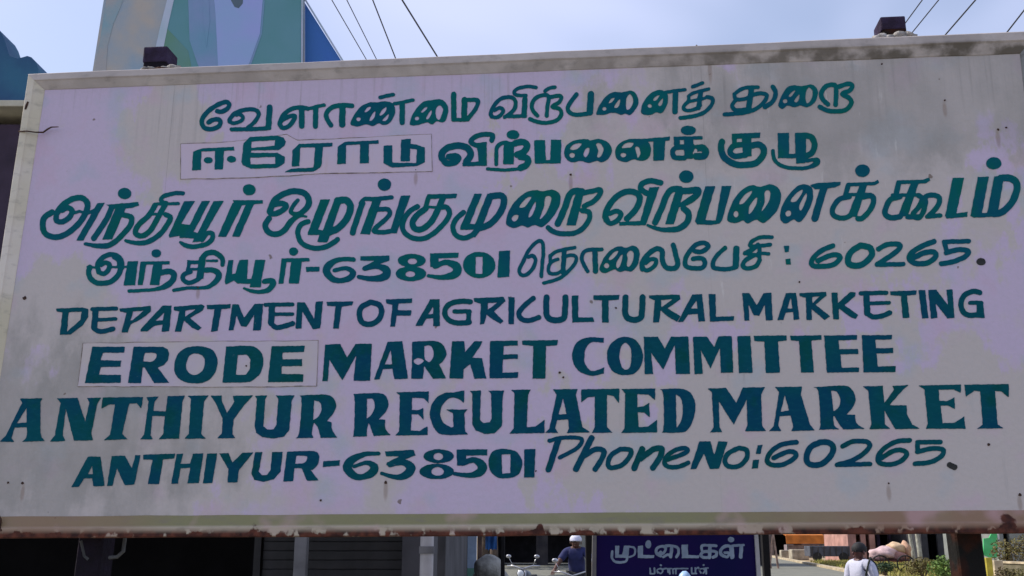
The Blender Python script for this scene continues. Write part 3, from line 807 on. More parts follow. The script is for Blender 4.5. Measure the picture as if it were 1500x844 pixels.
p 705,85 760,85 787,315 735,320
L N
p 785,82 850,82 950,210 935,82 985,80 1002,315 945,320 847,195 862,315 808,320
L G
s 44 1210,105 1150,97 1082,130 1055,200 1077,268 1130,293 1200,288 ; l 34 1130,190 1225,190 ; p 1185,185 1235,180 1252,316 1183,312
#6a navy patch2
R 70 430 5.627
L E
p 370,440 637,440 632,490 455,490 440,550 607,555 602,605 440,608 425,670 607,672 602,738 308,741
L R
p 710,440 950,440 992,462 1003,500 990,555 960,590 910,612 1002,737 880,740 800,612 785,610 770,740 663,740 ; -o 802,490! 890,495 895,530 860,562 788,560!
L O
o 1230,435 1350,460 1399,540 1386,640 1320,720 1210,743 1100,715 1046,640 1060,530 1120,460 ; -o 1215,495 1280,518 1296,570 1276,640 1210,673 1155,645 1143,590 1165,520
R 320 420 5.627
L D
o 65,495! 270,490 350,540 372,610 350,710 280,775 220,790 35,793! ; -p 162,565 235,562 265,600 260,680 230,727 145,727
L E
p 440,492 714,488 707,540 530,545 530,600 692,598 690,655 525,658 520,720 702,722 697,786 408,789
#6b navy panel
R 320 420 5.627
L M
p 880,478 1005,472 1060,585 1130,472 1265,470 1250,777 1113,777 1135,570 1022,774 915,602 902,780 858,780
R 560 420 5.627
L A
p 45,455 165,450 213,760 98,763 85,678 5,680 -22,766 -68,766 ; -p 70,522 82,640 22,642
L R
o 245,455! 430,448 500,480 529,550 505,610 470,640! 525,757! 420,760! 345,655! 335,760! 237,760! 245,620 ; -o 345,490! 400,490 425,560 390,620 350,600! ; -o 260,605 300,590 345,610 300,645 265,628
L K
p 575,450 677,450 682,540 760,450 827,450 815,480 742,585 822,590 857,757 760,760 725,640 670,682 668,758 553,758
L E
p 888,448 1119,445 1116,485 1000,490 1000,560 1119,557 1116,595 995,600 990,710 1121,705 1119,753 883,757
L T
p 1150,445 1447,440 1442,485 1350,490 1345,759 1238,759 1245,490 1155,480
R 800 410 5.627
L C
o 475,480! 475,520! 380,515 330,560 315,640 325,700 370,750 430,742 480,720! 475,772! 380,792 280,760 225,690 216,600 250,520 320,480 400,474
L O
o 650,470 740,500 796,600 786,700 730,770 640,786 550,755 503,660 515,555 570,495 ; -o 655,520 695,560 702,640 690,720 655,743 620,710 604,630 620,550
L M
p 805,470 920,470 978,565 1030,470 1172,468 1187,777 1068,777 1060,535 965,742 865,600 882,777 813,779
L M
p 1210,470 1325,468 1385,555 1420,466 1530,463 1543,765 1440,768 1432,560 1355,732 1275,580 1292,775 1223,779
R 1040 410 5.627
L I
p 225,465 332,462 352,766 238,769
L T
p 360,462 631,458 631,500 560,510 577,766 460,769 448,510 365,505
L T
p 660,462 919,457 919,495 835,500 857,764 750,766 733,505 665,500
L E
p 940,460 1213,455 1211,495 1060,500 1065,572 1220,570 1222,612 1075,615 1085,725 1230,722 1227,761 963,766
R 1220 410 5.627
L E
p 238,457 486,455 486,492 350,495 355,565 497,562 497,605 360,608 370,715 517,710 517,761 253,764
#7 navy panel
R 0 560 5.277
L A
p 155,127 331,124 314,150 313,380 322,425 347,455 173,461 203,430 210,405 210,350 115,350 90,430 110,462 -3,461 45,415 172,160 ; -p 207,198 207,312 132,317
L N
p 440,125 600,121 660,305 692,155 673,122 782,119 752,170 706,400 720,450 573,453 510,205 485,410 507,455 383,461 425,410 470,160
L T
p 795,118 1107,114 1092,205 1060,165 1000,165 945,400 987,441 803,449 853,405 890,170 840,175 785,207
L H
p 1130,115 1227,111 1197,150 1185,222 1282,225 1297,108 1429,104 1412,150 1385,436 1228,441 1262,400 1275,262 1178,262 1165,410 1182,441 1083,443 1115,405 1150,150
R 240 560 5.277
L I
p 183,105 347,102 312,150 290,400 324,436 158,438 193,400 210,130
L Y
p 363,105 447,102 450,150 490,237 545,150 533,105 692,102 620,180 540,290 530,400 553,433 413,435 450,395 455,280 400,160
L U
p 703,105 802,102 785,130 770,340 800,365 850,365 870,330 885,130 868,103 1012,101 990,140 970,370 930,420 850,436 760,425 713,390 703,340 720,130
L R
o 1038,103! 1250,96 1312,125 1332,180 1312,240 1262,300! 1296,310! 1303,370 1342,429! 1213,431! 1190,350 1160,310! 1145,390 1157,431! 1008,433! 1045,395 1065,140 ; -o 1162,140! 1205,155 1220,200 1200,260 1155,292!
R 490 560 5.277
L R
o 123,92! 330,84 395,105 417,170 397,230 343,287! 392,290! 395,360 437,409! 303,416! 275,340 265,310! 250,380 252,419! 128,423! 150,390 155,120 ; -o 252,128! 295,130 312,180 290,245 250,282!
L E
p 473,78 730,71 727,162 690,125 600,120 598,215 650,215 686,198 689,293 650,248 598,250 590,375 660,375 720,338 720,409 468,413 500,380 505,100
L G
o 1005,63! 1001,162! 960,132 900,120 840,170 818,240 840,310 900,347 920,342! 915,240! 858,211! 1027,211! 1005,240! 1010,380! 1032,403! 880,409 800,390 750,310 738,220 780,130 850,85 930,77
L U
p 1046,67 1132,64 1125,290 1150,315 1200,310 1215,280 1210,90 1188,66 1314,64 1300,110 1295,340 1240,395 1160,401 1090,372 1066,330 1065,90
R 730 550 5.277
L L
p 98,112 252,109 230,150 220,400 290,395 357,343 357,446 83,451 118,410 125,140
L A
p 423,108 612,105 600,150 650,400 712,441 528,446 545,410 540,342 455,345 440,410 462,446 363,444 395,410 450,150 ; -p 500,178 527,300 466,302
L T
p 640,108 937,103 933,217 890,160 840,150 840,400 882,443 723,446 745,400 745,165 690,170 640,212
L E
p 953,106 1214,101 1211,192 1160,150 1075,145 1075,245 1120,240 1166,213 1171,327 1130,290 1078,285 1085,400 1160,395 1227,343 1227,441 948,446 975,410 980,140
R 980 550 5.277
L D
o -72,108! 80,102 160,130 202,210 196,310 160,400 100,441 -72,443! -42,405 -45,150 ; -o 53,148! 92,180 106,260 95,345 58,412!
L M
p 298,102 440,97 520,213 570,94 742,91 712,150 720,390 753,431 588,433 605,390 600,190 500,382 385,200 390,400 412,439 318,441 345,400 330,130
L A
p 820,90 1027,87 1020,150 1090,380 1127,426 943,431 960,400 940,312 855,315 845,390 867,431 773,431 810,390 850,130 ; -p 895,153 927,272 863,280
R 1230 550 5.277
L R
o -202,92! 30,79 95,110 122,180 100,250 53,302! 120,305! 130,370 192,413! 28,419! -10,370 -38,316! -50,320 -40,390 -3,416! -172,421! -150,385 -165,130 ; -o -66,118! -20,130 5,190 -8,245 -48,278!
L K
p 178,85 332,81 345,215 420,110 408,82 532,74 480,120 385,230 517,232 520,300 560,380 622,413 428,416 345,270 350,380 392,413 228,417 245,380 220,120
L E
p 608,78 937,71 936,137 880,110 765,112 770,195 830,200 886,168 891,262 840,235 780,235 795,370 890,365 961,318 972,413 668,413 680,370 655,110
L T
p 963,72 1307,67 1307,172 1250,125 1200,120 1220,380 1267,409 1063,413 1105,380 1085,125 1040,120 975,167
#8 navy panel
R 0 560 5.277
L A
p 680,575 777,575 810,802 722,806 715,742 650,746 610,810 553,811 ; -p 715,640 718,710 680,710
L N
p 865,570 965,568 1020,665 1047,565 1087,563 1040,792 965,796 905,665 870,801 828,803
L T
p 1105,560 1354,552 1347,590 1262,597 1230,787 1143,789 1180,600 1110,598
R 240 560 5.277
L H
p 100,555 150,552 130,630 205,630 225,552 307,550 270,780 183,782 205,662 130,665 110,784 58,786
L I
p 335,552 414,550 375,780 303,782
L Y
p 428,550 500,548 530,622 610,545 692,543 580,680 570,774 493,776 500,670
L U
p 705,542 762,540 735,690 760,720 800,715 825,680 838,540 920,538 902,690 850,750 770,771 700,755 678,710
L R
o 953,537! 1150,532 1197,560 1197,620 1160,670 1135,680! 1197,760! 1108,763! 1065,665! 1010,665! 1000,766! 923,768! ; -o 1025,570! 1100,570 1105,600 1080,625 1015,630!
L dash
p 1235,610 1362,603 1358,645 1228,656
R 490 560 5.277
L digit
s 30 340,552 240,556,38 135,600,60 100,660,70 150,722,58 220,732,46 290,700,64 308,655,60 250,622,34 150,652,28
L digit
p 390,535 612,522 625,565 540,600 440,655 400,640 405,620 500,575 400,572 ; s 36 430,640 530,620,46 590,660,70 560,712,64 480,735,40 365,705,26
L digit
d 805 572 118 54 ; d 790 690 134 60 ; -d 803 575 38 28 ; -d 797 690 48 33
L digit
p 943,520 1182,518 1180,565 1020,568 1015,610 990,645 948,645 ; s 46 990,625 1080,602 1140,645,72 1125,695,64 1040,720,40 930,708,30
R 730 550 5.277
L digit
o 60,570 140,590 186,670 160,760 90,793 0,791 -60,740 -76,670 -55,600 0,570 ; -p 25,612 95,610 92,755 30,760
L digit
p 200,572 287,568 278,789 200,791
L P
s 32 395,505 500,482 640,490 612,560 475,635 ; l 48 462,505 388,728
L h
l 48 720,485 600,725 ; s 42 660,625 750,572 815,585 800,645 748,725
L o
s 38 940,572 870,620 848,690 880,715 960,690 1020,620 1018,575 940,572
L n
l 48 1112,570 1050,718 ; s 46 1100,645 1200,572 1262,568 1250,630 1195,715
R 980 550 5.277
L e
s 36 -10,650 100,612 145,580 110,562 40,582 -20,630 -35,680 0,708 80,705 148,675
L N
p 235,510 320,510 350,618 380,510 452,512 387,722 315,724 270,605 210,724 163,727
L o
s 38 540,562 460,602 432,660 460,703 540,700 600,640 598,578 540,562
L colon
p 685,540 724,537 707,606 670,609 ; p 650,655 697,650 686,719 638,721
L digit
s 38 985,517 880,532 800,580 757,650 790,690 880,690 968,640 978,602 920,590 810,638
L digit
s 46 1165,518 1090,560 1062,640 1090,688 1180,685 1258,610 1265,545 1222,517 1165,518
R 1230 550 5.277
L digit
s 38 22,548 100,512 200,512 232,542 190,600 90,660 -15,690 ; l 36 -22,692 235,685
L digit
s 38 540,502 440,512 350,560 300,620 302,670 370,690 460,670 515,620 500,585 420,582 320,640
L digit
l 36 600,517 778,515 ; l 36 600,520 602,585 ; s 38 600,592 700,567 792,572 792,618 710,668 582,684
L stop dark
s 44 850,692 888,710
"""
to_sign = lambda x, y: onsign(x, y)
for gl in parse(LET):
    s_, tone, where = gl['sect']
    par = {'panel': panel, 'patch1': patch1, 'patch2': patch2}[where]
    z = .0020 if where != 'panel' else .0006
    m = M_BLACK if gl['dark'] else {'teal': M_TEAL, 'navy': M_NAVY, 'mixed': M_MIX}[tone]
    letter_object(gl, SM, to_sign, m, z, z+.0010, par)

# --- nails, rust dots, twisted wire on the panel
M_RUST = mat('rusty_iron', (.10, .045, .028), .9, .3, 25, (.035, .02, .015), .4)
for (x, y, r) in ((836, 256, 2.0), (290, 421, 1.5), (36, 437, 3.0), (33, 708, 2.2), (12, 707, 1.6), (1494, 725, 2.4), (1302, 708, 1.4), (820, 546, 1.8), (825, 553, 1.6), (1384, 147, 1.6), (1462, 190, 1.7), (1474, 187, 1.8),
                  (565, 707, 2.2), (1290, 97, 1.6), (609, 249, 1.0), (902, 451, 1.5), (785, 690, 1.4), (1448, 651, 2.2), (1020, 70, 1.5), (47, 140, 2.0), (361, 536, 1.4), (1171, 413, 1.5), (470, 733, 1.6)):
    u_, v_ = onsign(x, y); k = onsign(x+r, y)[0]-u_; mb = MB()
    onrail = y < 100 or (x < 50 and y < 200)
    z0 = .016 if onrail else .0006
    n = 9; rr = [k*random.uniform(.75, 1.25) for _ in range(n)]
    mb.add([(u_+rr[i]*math.cos(i*2*math.pi/n), v_+rr[i]*math.sin(i*2*math.pi/n), z0) for i in range(n)] + [(u_+.7*rr[i]*math.cos(i*2*math.pi/n), v_+.7*rr[i]*math.sin(i*2*math.pi/n), z0+.003) for i in range(n)],
           [tuple(range(n, 2*n))] + [(i, (i+1) % n, n+(i+1) % n, n+i) for i in range(n)])
    sign_part('nail', mb.v, mb.f, M_RUST, panel, (u_, v_, 0))
pts = [(32, 196), (45, 197), (58, 198), (66, 196), (72, 191), (80, 190), (92, 191)]
mb = MB(); mb.tube([Vector((*onsign(*p), .022+.012*math.sin(i*1.3))) for i, p in enumerate(pts)], [.0035, .003, .003, .004, .0035, .003, .002], 6)
sign_part('wire', mb.v, mb.f, M_RUST, None, (*onsign(60, 195), 0), 'short rusty wire twisted round the left rail')
pts = [(46, 153), (44, 158), (42, 164)]
mb = MB(); mb.tube([Vector((*onsign(*p), .024)) for p in pts], [.004, .006, .004], 6)
sign_part('wire', mb.v, mb.f, M_RUST, None, (*onsign(44, 158), 0))
mb = MB(); mb.tube([Vector((*onsign(*p), .020+.004*(i % 2))) for i, p in enumerate([(2, 755), (6, 762), (3, 772), (8, 778)])], [.005, .006, .007, .004], 6)
sign_part('wire', mb.v, mb.f, M_RUST, None, (*onsign(5, 765), 0))

# --- posts behind the board: dark timber, heads standing above the top rail, packed with pale mortar
M_POST = mat('dark_timber', (.020, .015, .026), .9, .3, 9, (.012, .010, .012), .5, spec=.08)
M_PRUST = mat('dark_rusty_post', (.014, .013, .012), .9, .3, 7, (.050, .017, .010), .5, stops=(.36, .5), spec=.1)
M_HEAD = mat('plum_painted_post_head', (.050, .036, .075), .85, .3, 14, (.026, .018, .032), .4, spec=.1)
M_MORTAR = mat('pale_mortar', (.42, .39, .36), .95, .2, 18, None, .6)
def sl(px, py, depth):
    """sign-local point on a plane 'depth' behind the board face"""
    d = ray(px, py); t = ((SC-CAM).dot(N_)-depth)/d.dot(N_); q_ = CAM+d*t-SC; return q_.dot(E_), q_.dot(U_)
M_THREAD = M_PRUST
zb = -(SC.z)/math.cos(TILT)
for (xl, xr, ytop, xc, name) in ((219, 251, 78, 0, 'l'), (1286, 1320, 35, 0, 'r')):
    a, vt = sl(xl, ytop, .10); b, _ = sl(xr, ytop, .10); w_ = b-a; cx = (a+b)/2
    if name == 'r': cxb = sl(1415, 800, .10)[0]
    else: cxb = sl(140, 800, .10)[0]
    mb = MB(); n = 14; V = []; Fc = []
    for k in range(n+1):
        t = k/n; v_ = vt+(zb-vt)*t; c_ = cx + (cxb-cx)*min(1.0, t*(vt-zb)/(vt-sl(1415, 800, .10)[1])); jit = random.uniform(-.003, .003)
        for dx, dz in ((-1, -.055), (1, -.055), (1, -.155), (-1, -.155)): V.append((c_+dx*(w_/2)+jit, v_, dz))
        if k: 
            for j in range(4): Fc.append(((k-1)*4+j, (k-1)*4+(j+1) % 4, k*4+(j+1) % 4, k*4+j))
    Fc += [(0, 1, 2, 3), (n*4+3, n*4+2, n*4+1, n*4)]
    bm = bmesh.new(); bvs = [bm.verts.new(p) for p in V]
    for f in Fc: bm.faces.new([bvs[i] for i in f])
    bmesh.ops.recalc_face_normals(bm, faces=bm.faces[:]); bmesh.ops.bevel(bm, geom=bm.edges[:], offset=.006, segments=1, affect='EDGES')
    bm.verts.index_update()
    sign_part('post', [v_.co.copy() for v_ in bm.verts], [tuple(v_.index for v_ in f.verts) for f in bm.faces], M_POST if name == 'l' else M_PRUST, None, (cx, 0, -.1)); bm.free()
    hb = sl(xl, 99 if name == 'l' else 52, .10)[1]; mb = MB(); mb.bevbox((cx, (vt+hb)/2+.002, -.105), (w_+.006, vt-hb+.004, .106), .006)
    sign_part('post_head', mb.v, mb.f, M_HEAD, None, (cx, vt, -.1))
    # mortar packing and steel strap at the head
    yb = 100 if name == 'l' else 57
    mb = MB()
    if name == 'r':
        for k, (px, py, r_) in enumerate(((1285, 56, .022), (1293, 55, .024), (1318, 52, .026), (1330, 52, .022), (1338, 55, .016), (1303, 56, .022), (1322, 57, .02))):
            u_, v_ = sl(px, py, .03); mb.blob((u_, v_, -.035), (r_, r_*.75, .02), 2, .22, k)
    else:
        for k, (px, py, r_) in enumerate(((212, 102, .014), (222, 101, .012), (240, 101, .016), (252, 99, .018), (260, 100, .014))):
            u_, v_ = sl(px, py, .03); mb.blob((u_, v_, -.035), (r_*1.3, r_*.7, .02), 2, .22, k)
    sign_part('mortar_packing', mb.v, mb.f, M_MORTAR, None, (cx, vt, 0), smooth=True)
    mb = MB(); a1 = sl(xl-10, yb+3, 0); b1 = sl(xr+8, yb+0, 0)
    mb.tube([Vector((a1[0], a1[1], -.01)), Vector(((a1[0]+b1[0])/2, (a1[1]+b1[1])/2+.004, .006)), Vector((b1[0], b1[1], -.012))], .004, 6)
    sign_part('strap', mb.v, mb.f, M_RUST, None, (cx, vt, 0))
# bracket arms under the left post (pale bent clamps seen in the dark below the rail)
M_CLAMP = mat('grey_clamp', (.06, .06, .06), .6, .2, 20)
mb = MB(); mb.tube([Vector((*sl(*p, 0), .0)) + Vector((0, 0, -.06)) for p in ((107, 792), (112, 815), (118, 820))], .008, 6)
sign_part('clamp', mb.v, mb.f, M_CLAMP, None, (0, -.9, 0))
mb = MB(); mb.tube([Vector((*sl(*p, 0), .0)) + Vector((0, 0, -.06)) for p in ((172, 786), (169, 808), (160, 816), (148, 817))], .007, 6)
sign_part('clamp', mb.v, mb.f, M_CLAMP, None, (0, -.9, 0))
# ================================================================== GROUND AND ROAD
M_EARTH = mat('sandy_earth', (.42, .33, .20), .95, .2, .8, (.28, .21, .12), .4)
M_ROAD = mat('asphalt', (.20, .195, .155), .9, .2, 1.5, (.15, .15, .125), .3)
M_KERB = mat('kerb_concrete', (.50, .41, .27), .9, .2, 3, None, .3)
def struct(name, mb, m):
    o = mesh_obj(name, mb.v, mb.f, m); return tag(o, kind='structure')
mb = MB(); mb.add([(-1500, -60, 0), (1500, -60, 0), (1500, 2500, 0), (-1500, 2500, 0)], [(0, 1, 2, 3)]); struct('ground', mb, M_EARTH)
def rx(Y): return 8.3 + (Y-0)*.156                      # right edge of the road
mb = MB(); V = []
for Y in (-20, 20, 48, 88, 200): V += [(rx(Y)-22, Y, .004), (rx(Y), Y, .004)]
mb.add(V, [(2*i, 2*i+1, 2*i+3, 2*i+2) for i in range(4)]); struct('road', mb, M_ROAD)
mb = MB()
for a, b in ((-20, 200),):
    P = [(rx(a)+.004, a), (rx(b)+.004, b), (rx(b)+.35, b), (rx(a)+.35, a)]
    mb.prism([(x, y, 0) for x, y in P], (0, 0, .12))
struct('kerb', mb, M_KERB)
M_GRASS = mat('dry_grass', (.20, .24, .05), .9, .3, 2, (.36, .28, .09), 0)
def tuft_field(name, x0, x1, y0, y1, n, hgt, m, seed=1):
    rnd = random.Random(seed); mb = MB()
    for _ in range(n):
        x, y = rnd.uniform(x0, x1), rnd.uniform(y0, y1); x += rx(y)-rx(50)
        h = hgt*rnd.uniform(.5, 1.3); a = rnd.uniform(0, 6.28); w_ = rnd.uniform(.03, .07); l = rnd.uniform(-.1, .1)
        dx, dy = math.cos(a)*w_, math.sin(a)*w_
        mb.add([(x-dx, y-dy, 0), (x+dx, y+dy, 0), (x+l, y+l*.5, h)], [(0, 1, 2)])
    o = mesh_obj(name, mb.v, mb.f, m); return tag(o, 'dry grass growing on the verge beyond the road kerb', 'grass', kind='stuff')
tuft_field('grass', 17.2, 32, 40, 74, 15000, .20, M_GRASS)

# ================================================================== LEFT SHOP BUILDING (its verandah is the dark band under the sign)
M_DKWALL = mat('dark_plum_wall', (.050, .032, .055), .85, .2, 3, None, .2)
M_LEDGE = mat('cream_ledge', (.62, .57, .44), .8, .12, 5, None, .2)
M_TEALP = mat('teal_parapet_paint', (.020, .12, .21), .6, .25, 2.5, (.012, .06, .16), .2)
M_BLACKW = mat('near_black_wall', (.010, .009, .010), .95, .2, 3, None, .2)  # even near-black colour for the verandah room and thin posts
M_SHUT = mat('grey_roller_shutter', (.075, .072, .075), .6, .15, 4, None, .1)
M_PILL = mat('grey_plaster_pillar', (.17, .165, .17), .85, .15, 5, None, .2)
xr = -0.50; xl = -16.0; Y0, Y1 = 6.5, 11.8
shop = thing('shop_building', 'dark flat-roofed shop behind the left of the sign, with cream ledge and rounded teal parapet', 'building', (-4, 8, 0))
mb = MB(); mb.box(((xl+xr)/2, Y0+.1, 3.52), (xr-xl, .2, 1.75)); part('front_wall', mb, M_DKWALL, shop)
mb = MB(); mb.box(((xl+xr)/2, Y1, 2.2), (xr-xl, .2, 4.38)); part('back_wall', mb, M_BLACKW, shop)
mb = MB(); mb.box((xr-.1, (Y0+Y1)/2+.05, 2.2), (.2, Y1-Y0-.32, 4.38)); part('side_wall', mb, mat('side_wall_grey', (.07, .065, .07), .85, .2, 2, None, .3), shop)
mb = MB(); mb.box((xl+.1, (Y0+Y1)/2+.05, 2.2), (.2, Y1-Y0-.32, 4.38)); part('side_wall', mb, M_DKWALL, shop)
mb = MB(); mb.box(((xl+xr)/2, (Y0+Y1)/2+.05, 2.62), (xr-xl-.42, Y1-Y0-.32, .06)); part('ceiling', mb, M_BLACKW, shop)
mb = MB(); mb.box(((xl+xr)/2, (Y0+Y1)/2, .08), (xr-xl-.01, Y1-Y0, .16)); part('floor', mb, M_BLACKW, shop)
zl = at(0, 151, Y0-.13).z
mb = MB(); mb.bevbox(((xl+xr)/2, (Y0+Y1)/2-.06, zl), (xr-xl+.06, Y1-Y0+.14, .045*1.05), .008); part('roof_ledge', mb, M_LEDGE, shop)
# rounded teal parapet, an ornamental outline with real thickness
out = [(58, 146.8), (57, 112), (56, 100), (52, 90), (46, 84), (40, 82), (33, 84), (26, 86), (20, 84), (14, 82), (12, 76), (9, 66), (5, 54), (0, 45), (-14, 34), (-40, 30), (-70, 36), (-90, 54), (-100, 76), (-106, 84), (-120, 84), (-140, 82), (-400, 80), (-900, 80), (-900, 146.8)]
mb = MB(); mb.prism([at(x, y, Y0-.12) for x, y in out], (0, .22, 0)); part('parapet', mb, M_TEALP, shop)
# pillars across the open front; only their middles show under the sign
for (a, b) in ((432, 450), (120, 140), (-300, -280)):
    A, B = at(a, 820, Y0+.1), at(b, 820, Y0+.1); mb = MB(); mb.bevbox(((A.x+B.x)/2, Y0+.1, 1.40), (B.x-A.x, .08, 2.48), .006)
    part('pillar', mb, M_PILL, shop)
# roller shutter, slat by slat
sx0, sx1 = at(385, 820, 9.4).x, at(600, 820, 9.4).x
shut = thing('roller_shutter', 'closed grey roller shutter in the dark behind the grey pillar', 'shutter', ((sx0+sx1)/2, 9.4, .16))
sm = MB(); sm.bevbox((0, 0, 0), (sx1-sx0, .02, .078), .008)
sl_me = None
for k in range(30):
    if sl_me is None:
        o = mesh_obj('slat', sm.v, sm.f, M_SHUT); sl_me = o.data
    else: o = bpy.data.objects.new('slat', sl_me); COL.objects.link(o)
    o.parent = shut; o.location = (0, (k % 2)*.003, .05+k*.08)
for sx in (sx0-.04, sx1+.04):
    mb = MB(); mb.box((sx, 9.38, 1.36), (.06, .07, 2.4)); part('guide_rail', mb, M_SHUT, shut)
# cream pipe at the corner
M_CREAM = mat('dull_white_pipe', (.46, .44, .45), .6, .12, 6, None, .1)
A, B = at(615, 820, 5.9), at(635, 820, 5.9); xc = (A.x+B.x)/2
mb = MB(); mb.tube([(xc-.004, 5.9, 0), (xc, 5.9, 1.5), (xc+.004, 5.9, 4.3)], (B.x-A.x)/2, 14)
pipe = thing('drain_pipe', 'dull white pipe standing at the corner of the dark shop', 'pipe', (xc, 5.9, 0)); part('pipe', mb, M_CREAM, pipe, smooth=True)
mb = MB()
for z in (.6, 1.58, 3.0): mb.tube([(xc, 5.9, z-.02), (xc, 5.9, z+.02)], (B.x-A.x)/2+.006, 14)
part('collar', mb, M_PILL, pipe)
# dark hanging panels and post beside the pipe
M_DKGREY = mat('dark_grey_board', (.06, .057, .06), .8, .2, 4, None, .1)
def upright(name, a, b, Y, z0, z1, m, label, cat, d=.05, group=None):
    A, B = at(a, 820, Y), at(b, 820, Y); t = thing(name, label, cat, ((A.x+B.x)/2, Y, 0), group)
    mb = MB(); mb.bevbox(((A.x+B.x)/2, Y, (z0+z1)/2), (B.x-A.x, d, z1-z0), min(.01, d/5)); part(cat.replace(' ', '_')+'_body' if cat != 'post' else 'shaft', mb, m, t); return t
upright('leaning_board', 641, 653, 6.1, 0, 2.6, M_DKGREY, 'narrow dark grey board standing just right of the white pipe', 'board')
# painted post: green dado below, pale blue above
A, B = at(681, 820, 12.4), at(698, 820, 12.4); pp = thing('painted_post', 'square post painted pale blue above and sea green below, right of the dark shop', 'post', ((A.x+B.x)/2, 12.4, 0))
zs = at(690, 832, 12.4).z
mb = MB(); mb.box(((A.x+B.x)/2, 12.4, (zs+4.5)/2), (B.x-A.x, .16, 4.5-zs)); part('upper_shaft', mb, mat('pale_blue_paint', (.30, .38, .50), .7, .1, 6), pp)
mb = MB(); mb.box(((A.x+B.x)/2, 12.4, zs/2-.001), (B.x-A.x+.006, .166, zs)); part('lower_shaft', mb, mat('sea_green_paint', (.12, .27, .21), .7, .1, 6), pp)
upright('door_frame', 699, 706, 12.6, 0, 3.4, mat('brown_timber', (.09, .05, .035), .8, .2, 8), 'brown wooden door frame next to the pale blue post', 'frame', .08)
M_CLOTH = mat('blue_cloth', (.02, .10, .30), .85, .2, 5)
c = thing('hanging_cloth', 'bright blue cloth hanging above the pale sacks', 'cloth', tuple(at(720, 795, 13)))
mb = MB(); V = []
for j in range(7):
    for i in range(9):
        p = at(711+i*2.1, 775+j*5.0, 13); V.append(p+Vector((0, .03*math.sin(i*1.7+j*.3), .01*math.sin(i*2.2))))
mb.add(V, [(j*9+i, j*9+i+1, (j+1)*9+i+1, (j+1)*9+i) for j in range(6) for i in range(8)]); part('cloth', mb, M_CLOTH, c, smooth=True)
M_SACK = mat('pale_woven_sack', (.34, .33, .30), .95, .2, 8, None, .5)
for k, (x, y, r) in enumerate(((716, 832, 21), (706, 862, 19), (730, 858, 18))):
    p = at(x, y, 11.4+.1*k); rr = r/1487*11.4
    mb = MB(); mb.blob((0, 0, 0), (rr, rr*.7, rr*.85 if k == 0 else rr*1.3), 3, .07, k)
    o = mesh_obj('sack', mb.v, mb.f, M_SACK, True); o.location = p
    tag(o, ['pale woven sack on top of the pile by the painted post', 'left lower sack of the pile by the painted post', 'right lower sack of the pile by the painted post'][k], 'sack', 'sacks piled by the painted post')
    if k: 
        p2 = p.copy()
        mb = MB(); mb.blob((p.x, p.y, .55), (rr*1.1, rr*.8, .55), 2, .05, k+9, None); o2 = mesh_obj('sack', [v-Vector((p.x, p.y, 0)) for v in mb.v], mb.f, M_SACK, True); o2.location = (p.x, p.y, 0)
        tag(o2, ['', 'left bottom sack under the pile by the painted post', 'right bottom sack under the pile by the painted post'][k], 'sack', 'sacks piled by the painted post')
upright('thin_post', 733.5, 739.5, 9.0, 0, 3.0, M_BLACKW, 'thin dark post left of the parked motorcycle', 'post', .04)

# ================================================================== PAINTED TOWER beyond the shop roof (the tall thing over the sign, upper left)
Yt = 14.0
M_TAN = mat('stained_tan_plaster', (.38, .35, .32), .8, .15, 1.8, (.24, .32, .40), .3)
M_MUR = mat('teal_mural_paint', (.075, .23, .24), .65, .15, 1.0, (.10, .25, .30), .1)
M_OVL = mat('blue_lilac_mural_paint', (.30, .33, .66), .65, .08, 1.2, (.25, .36, .60), .1)
M_OVD = mat('slate_blue_mural_paint', (.20, .26, .46), .65, .12, 1.5, (.13, .27, .40), .1)
M_STRIP = mat('pale_mural_stripe', (.42, .47, .60), .6, .12, 3, (.34, .44, .52), .1)
M_BLUE = mat('royal_blue_paint', (.030, .11, .46), .6, .12, 1.0, (.03, .13, .38), .1)
M_DARKM = mat('dark_mural_paint', (.08, .12, .16), .7, .1, 2)
M_GRN = mat('green_mural_paint', (.10, .23, .15), .7, .12, 1.5, (.10, .23, .22), .1)
tower = thing('mural_tower', 'tall painted tower with tan edge, teal mural and blue side fin behind the sign', 'tower', (at(290, 100, Yt).x, Yt+.6, 0))
def tp(x, y, dy=0.0): return at(x, y, Yt) + Vector((0, -dy*(.35 if dy > 0 else 1), 0))
def leftx(y): return 152 - y*.157
def mural(name, pts, m, proud, th=.03, label=None):
    mb = MB(); mb.prism([tp(x, y, proud) for x, y in pts], (0, th, 0)); return part(name, mb, m, tower, label)
def xo(e, y): return e
yb_ = 870
mb = MB(); mb.prism([tp(leftx(-260), -260), tp(443.6, -260), tp(443.0, yb_+40), tp(leftx(yb_+40), yb_+40)], (0, .16, 0)); part('wall', mb, M_TAN, tower)
mural('mural_panel', [(262, -250), (441, -250), (441, 700), (215, 700), (243, 40), (253, 0)], M_MUR, .022, .02)
mural('mural_panel', [(243, 40), (262, 60), (276, 75), (283, 110), (280, 300), (235, 300), (238, 80)], M_GRN, .030, .006, 'greenish lower part of the mural')
mural('mural_oval', [(274, -60), (278, 60), (290, 95), (305, 125), (330, 140), (352, 125), (368, 95), (384, 50), (389, -10), (386, -80), (370, -150), (330, -190), (290, -150)], M_OVD, .036, .010)
mural('mural_oval', [(308, -70), (316, 20), (320, 100), (332, 125), (350, 118), (366, 92), (381, 50), (386, -10), (383, -75), (360, -140), (330, -150)], M_OVL, .046, .008, 'paler right half of the oval')
mural('mural_drop', [(337, -30), (339, 2), (344, 11), (350, 13), (356, 6), (358, -30)], M_DARKM, .055, .006)
mural('mural_stripe', [(253, -30), (262, -30), (246, 40), (236, 90), (224, 90), (235, 40)], M_STRIP, .040, .014)
